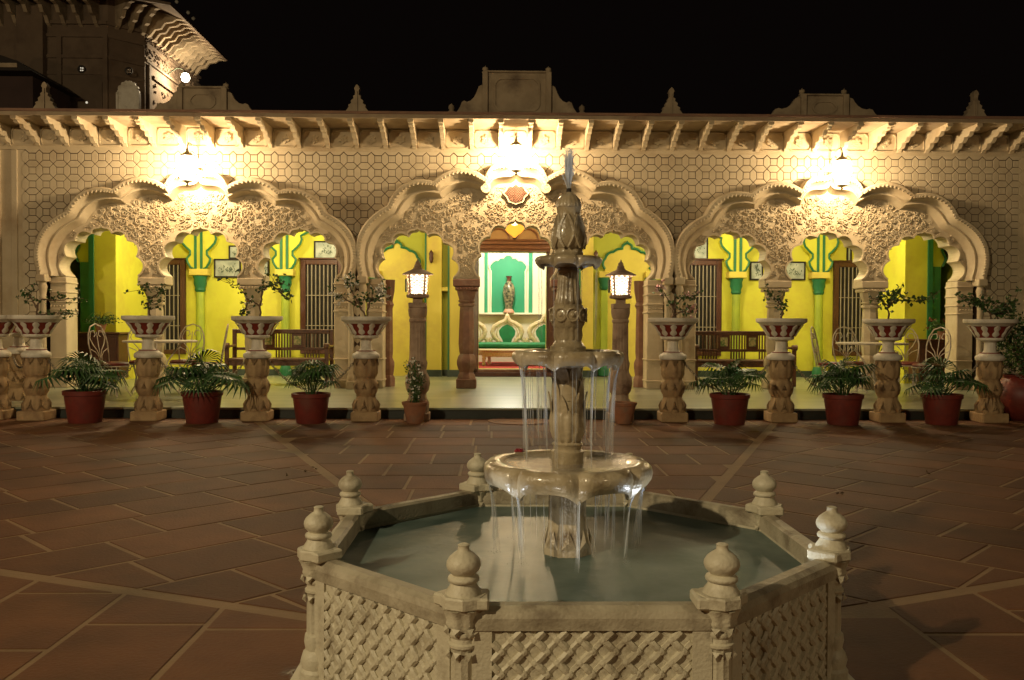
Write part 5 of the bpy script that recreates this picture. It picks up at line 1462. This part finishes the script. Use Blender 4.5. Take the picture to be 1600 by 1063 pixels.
vine('bougainvillea', 'low twisted vine spreading rightward from the leftmost front bowl', peds[0]+.02, 11.35, zt, [[(0, 0, 0), (.0, 0, .15), (.06, 0, .22), (.25, -.05, .20), (.5, -.05, .24), (.62, -.1, .22)], [(0, 0, .1), (-.1, .02, .25), (-.12, 0, .30)], [(0, 0, .02), (.3, 0, .05), (.55, -.1, .02)]], 30, 1)
vine('bougainvillea', 'small leafy sprig standing in the bowl before the left table', peds[1], 11.35, zt, [[(.02, 0, 0), (.02, 0, .12), (.0, 0, .26), (-.12, .02, .42)], [(0, 0, .22), (.12, 0, .30), (.22, 0, .34)]], 34, 2)
vine('bougainvillea', 'forked dark-leaved vine in the bowl before the left bench', peds[2]+.0, 11.35, zt, [[(.03, 0, 0), (.03, 0, .16), (-.12, 0, .24), (-.25, 0, .40), (-.36, 0, .46)], [(.03, 0, .15), (.06, 0, .35), (.22, -.02, .42), (.30, 0, .44)], [(.2, 0, .40), (.33, 0, .28), (.42, 0, .24)], [(-.1, 0, .22), (-.18, 0, .08), (-.2, 0, .04)]], 26, 3)
vine('bougainvillea', 'thin-stemmed vine with white blossoms in the bowl left of the daisy pot', peds[3], 11.35, zt, [[(.0, 0, 0), (-.1, 0, .18), (-.2, 0, .38), (-.22, 0, .50)], [(0, 0, 0), (.05, 0, .22), (.1, 0, .38), (.22, 0, .34)], [(-.05, 0, .12), (-.3, 0, .26), (-.38, 0, .25)], [(0, 0, .2), (.15, 0, .25), (.2, 0, .30)]], 24, 4, 'wpetal')
vine('bougainvillea', 'tangled vine with pale pink blossoms in the bowl right of the doorway', peds[4], 11.35, zt, [[(.0, 0, 0), (0, 0, .15), (-.12, 0, .32), (-.2, 0, .40)], [(0, 0, .12), (.12, 0, .28), (.26, 0, .30)], [(0, 0, .05), (.18, 0, .12), (.24, 0, .10)]], 22, 5, 'petal')
vine('bougainvillea', 'short drooping green sprig in the bowl at the end of the right bench', peds[5], 11.35, zt, [[(0, 0, 0), (.02, 0, .10), (-.04, 0, .24), (-.12, 0, .30)]], 55, 6, L=.045)
vine('bougainvillea', 'little flat-topped tree spreading sideways in the bowl before the right table', peds[6], 11.35, zt, [[(0, 0, 0), (.0, 0, .18), (-.1, 0, .26), (-.25, 0, .28)], [(0, 0, .18), (.12, 0, .26), (.3, 0, .24), (.5, -.03, .27)], [(0, 0, .15), (.05, 0, .3), (.12, 0, .36)]], 34, 7, L=.06)
vine('bougainvillea', 'low dark spreading plant in the rightmost bowl beside the bush', peds[7], 11.35, zt, [[(0, 0, 0), (.0, 0, .12), (.2, 0, .2), (.3, 0, .24)], [(0, 0, .1), (-.15, 0, .2), (-.35, 0, .26)], [(0, 0, .08), (.1, 0, .1), (.28, 0, .08)]], 50, 8, L=.06)

# palm pots
fr = MB(); fan = []
fr.tube([(0, 0, 0), (.03, 0, .16), (.10, 0, .30)], .006, 5)
for k in range(17):
    a = R(-118+k*236/16); L = .27*(1-.14*abs(a)/2); o_ = Vector((.10, 0, .30))
    d = Vector((cos(a)*.93, sin(a), cos(a)*.28)).normalized(); tip = o_+d*L-Vector((0, 0, .30*L+.05*abs(sin(a))))
    md = o_+d*L*.6; s_ = d.cross(Vector((0, 0, 1))).normalized()*.0135
    fr.add([o_, md-s_, md+Vector((0, 0, .006)), md+s_, tip], [(0, 1, 2), (0, 2, 3), (1, 4, 2), (2, 4, 3)])
fr_me = fr.mesh('palm_frond', S['palm'])
pot_me = MB().lathe([(.185, 0), (.19, .01), (.235, .33), (.25, .335), (.255, .385), (.245, .39), (.232, .385), (.228, .33), (0, .33)], 32, caps=False).mesh('pot', S['potred'], smooth=40)
psoil = MB().lathe([(0, .335), (.229, .335)], 20, caps=False).mesh('soil', S['soil'])
PALMS = [(133, 11.1, 'red pot with a fan palm before the dark sideboard, leftmost'), (316, 11.1, 'red pot with a drooping fan palm before the left round table'), (486, 11.1, 'red pot with an upright fan palm before the left bench'),
         (1140, 11.05, 'red pot with a fan palm before the right bench'), (1317, 11.05, 'red pot with a fan palm before the right garden chairs'), (1471, 11.1, 'red pot with a low fan palm, rightmost of the red pots')]
rp_ = random.Random(4)
for i, (px, Y, lab) in enumerate(PALMS):
    t = thing('potted_palm', lab, 'potted palm', (P(px, 650, Y)[0], Y, 0), rp_.uniform(0, 6), 'red pots of fan palms along the terrace')
    s_ = [1.02, 1, .95, .98, .98, .98][i]
    pt_o = put('pot', pot_me, t, scale=(s_, s_, s_)); put('soil', psoil, pt_o)
    nf = [19, 20, 16, 14, 18, 13][i]; upr = [0, 4, -14, 2, -4, 10][i]
    for k in range(nf):
        a = k*2.399+rp_.uniform(-.2, .2); el = (k/nf)
        ti = R(rp_.uniform(-18, 18)+42-72*el+upr)
        o = put('palm_frond', fr_me, t, (.05*cos(a), .05*sin(a), .33), rot=None)
        q = rp_.uniform(.75, 1.25)*(1.08 if i == 1 else 1.0)
        o.matrix_local = T(.04*cos(a), .04*sin(a), .34*s_) @ RZ(a) @ RY(ti) @ Matrix.Diagonal((q, q, q, 1))
# terracotta pots in front of the lamp posts
def tpot(px, label, plant):
    X = P(px, 650, 11.1)[0]
    t = thing('terracotta_pot', label, 'pot', (X, 11.1, 0))
    MB().lathe([(.095, 0), (.10, .01), (.145, .22), (.155, .225), (.165, .262), (.155, .265), (.142, .26), (.138, .22), (0, .215)], 28, caps=False).build('pot', S['terracotta'], t, smooth=40)
    MB().lathe([(0, .225), (.139, .225)], 16, caps=False).build('soil', S['soil'], t)
    return X
X = tpot(648, 'terracotta pot of tall white daisies before the left lamp post', True)
r_ = random.Random(12); t = thing('daisy_bush', 'tall thin bush of small white daisies in the terracotta pot', 'plant', (X, 11.1, .22))
st = MB(); lv = MB(); bl = MB()
for k in range(16):
    a = r_.uniform(0, 6.28); H = r_.uniform(.32, .60); sp2 = r_.uniform(.03, .13)
    pp = [Vector((sp2*cos(a)*q, sp2*sin(a)*q, H*q)) for q in (0, .3, .6, .85, 1)]; st.tube(pp, .003, 4)
    for j in range(34):
        q = r_.random(); p = pp[0].lerp(pp[-1], q); leafy(lv, p.x+r_.gauss(0, .02), p.y+r_.gauss(0, .02), p.z, .032, r_)
    for j in range(3): p = pp[0].lerp(pp[-1], r_.choice((1, 1, .9, .6, .3))); bl.lathe([(0, .004), (.012, .003), (.013, 0)], 7, T(p.x+r_.gauss(0, .02), p.y-.02, p.z) @ RX(pi/2-.4), caps=False)
st.build('stems', S['leaf'], t); lv.build('leaves', S['leaf'], t); bl.build('daisies', S['wpetal'], t)
tpot(975, 'empty terracotta pot before the right lamp post', False)
# fern on the left sideboard, flowers on the right one
def smallpot(X, Y, Z, lab, seed, flower):
    r_ = random.Random(seed); t = thing('small_potted_plant', lab, 'potted plant', (X, Y, Z))
    MB().lathe([(.06, 0), (.10, .13), (.11, .15), (.09, .15), (.085, .12), (0, .12)], 16, caps=False).build('pot', S['terracotta'], t, smooth=40)
    lv = MB(); bl = MB()
    for k in range(46):
        a = r_.uniform(0, 6.28); L = r_.uniform(.15, .36); u = Vector((cos(a), sin(a), 0)); H = r_.uniform(.05, .26)
        pp = [Vector((0, 0, .12))+u*L*q+Vector((0, 0, H*sin(q*2.4))) for q in (0, .25, .5, .75, 1)]
        lv.tube(pp, [.004, .005, .004, .003, .001], 3)
        for j in range(6): p = pp[1].lerp(pp[4], r_.random()); leafy(lv, *p, .04, r_)
        if flower and r_.random() < .3: leafy(bl, *pp[3], .05, r_, 5)
    lv.build('leaves', S['leaf'], t)
    if flower: bl.build('blossoms', S['redpaint'], t)
smallpot(P(161, 515, 16.2)[0], 16.1, TZ+sbH, 'small feathery fern in a clay pot on the left sideboard', 21, False)
smallpot(P(1478, 520, 16.2)[0]-.1, 16.1, TZ+sbH2, 'small pot of red flowers on the right sideboard', 22, True)
# big round planter and bush at the right edge
X = P(1606, 640, 11.5)[0]
t = thing('round_urn', 'large round red clay urn at the right edge with a dark bush', 'urn', (X, 11.6, 0))
MB().lathe([(.16, 0), (.22, .04), (.36, .22), (.38, .36), (.32, .50), (.24, .56), (.27, .60), (.25, .60), (.22, .55), (0, .54)], 32, caps=False).build('urn', S['potred'], t, smooth=40)
t = thing('bush', 'dark leafy bush growing from the large urn at the right edge', 'bush', (X, 11.6, .55)); r_ = random.Random(31); lv = MB(); st = MB()
for k in range(14): a = r_.uniform(0, 6.28); st.tube([(0, 0, 0), (.12*cos(a), .12*sin(a), .35), (.34*cos(a), .34*sin(a), r_.uniform(.4, .85))], .008, 4)
for k in range(1500):
    d = Vector((r_.gauss(0, 1), r_.gauss(0, 1), r_.gauss(0, 1))).normalized()*r_.random()**.4; leafy(lv, d.x*.42, d.y*.4, .42+d.z*.42+.06*sin(d.x*9), .055, r_)
st.build('branches', S['bark'], t); lv.build('leaves', S['leaf'], t)

# chains between the pedestals
lk = MB(); lk.tube([(.022*cos(a), 0, .014*sin(a)) for a in [k*pi/5 for k in range(10)]], .0055, 5, closed=True)
def chain(p0, p1, sag, label, hooks=True):
    p0 = Vector(p0); p1 = Vector(p1); L = (p1-p0).length; mb = MB(); n = 40; pp = []
    for i in range(n+1):
        q = i/n; p = p0.lerp(p1, q); p.z -= sag*4*q*(1-q); pp.append(p)
    # walk it in link steps
    acc = 0; alt = 0; i = 0; step = .034
    cum = [0]
    for a, b in zip(pp, pp[1:]): cum.append(cum[-1]+(b-a).length)
    s_ = 0
    while s_ < cum[-1]:
        while i < n-1 and cum[i+1] < s_: i += 1
        q = (s_-cum[i])/(cum[i+1]-cum[i]); p = pp[i].lerp(pp[i+1], q); d = (pp[i+1]-pp[i]).normalized()
        rot = d.to_track_quat('X', 'Z').to_matrix().to_4x4() @ RX(pi/2*(alt % 2)+.3)
        mb.add(lk.v, lk.f, T(*p) @ rot); alt += 1; s_ += step
    o = mb.build('chain', S['chain'], smooth=True); tag(o, label, 'chain', 'chains slung between the pedestals')
zc = zp(566)
CH = [(0, 1, 'chain slung behind the leftmost red palm pot'), (1, 2, 'chain slung behind the drooping palm before the left table'), (2, 3, 'chain slung behind the upright palm before the left bench'),
      (4, 5, 'chain slung behind the palm before the right bench'), (5, 6, 'chain slung behind the palm before the right garden chairs'), (6, 7, 'chain slung behind the rightmost palm pot')]
for a, b, lab in CH: chain((peds[a]+.15, 11.35, zc), (peds[b]-.15, 11.35, zc), .36, lab)
chain((peds[0]-.16, 11.4, zc), (ex1, 12.45, zc), .12, 'chain hanging between the leftmost front pedestal and the one behind')
chain((ex2+.12, 11.5, zc), (ex1-.12, 12.5, zc), .22, 'chain hanging at the left edge of the picture')
chain((peds[7]+.16, 11.35, zc), (peds[7]+1.6, 11.6, zc+.05), .3, 'chain running from the rightmost pedestal into the bush')

# a few dead leaves and stones on the paving
r_ = random.Random(77)
for px, py, lab in ((475, 738, 'dry dark leaf on the paving beside the wide mortar band'), (447, 744, 'dry leaf on the paving furthest from the pool'), (492, 733, 'tiny dark leaf near the mortar band'), (1448, 742, 'dead leaf on the paving at the right'), (1312, 773, 'thin dark twig on the paving behind the right finials')):
    X, Y = G(px, py); m = MB(); leafy(m, 0, 0, .004, .035, r_, 2)
    o = m.build('dead_leaf', S['bark'], loc=(X, Y, .006)); tag(o, lab, 'leaf', 'dead leaves on the paving')
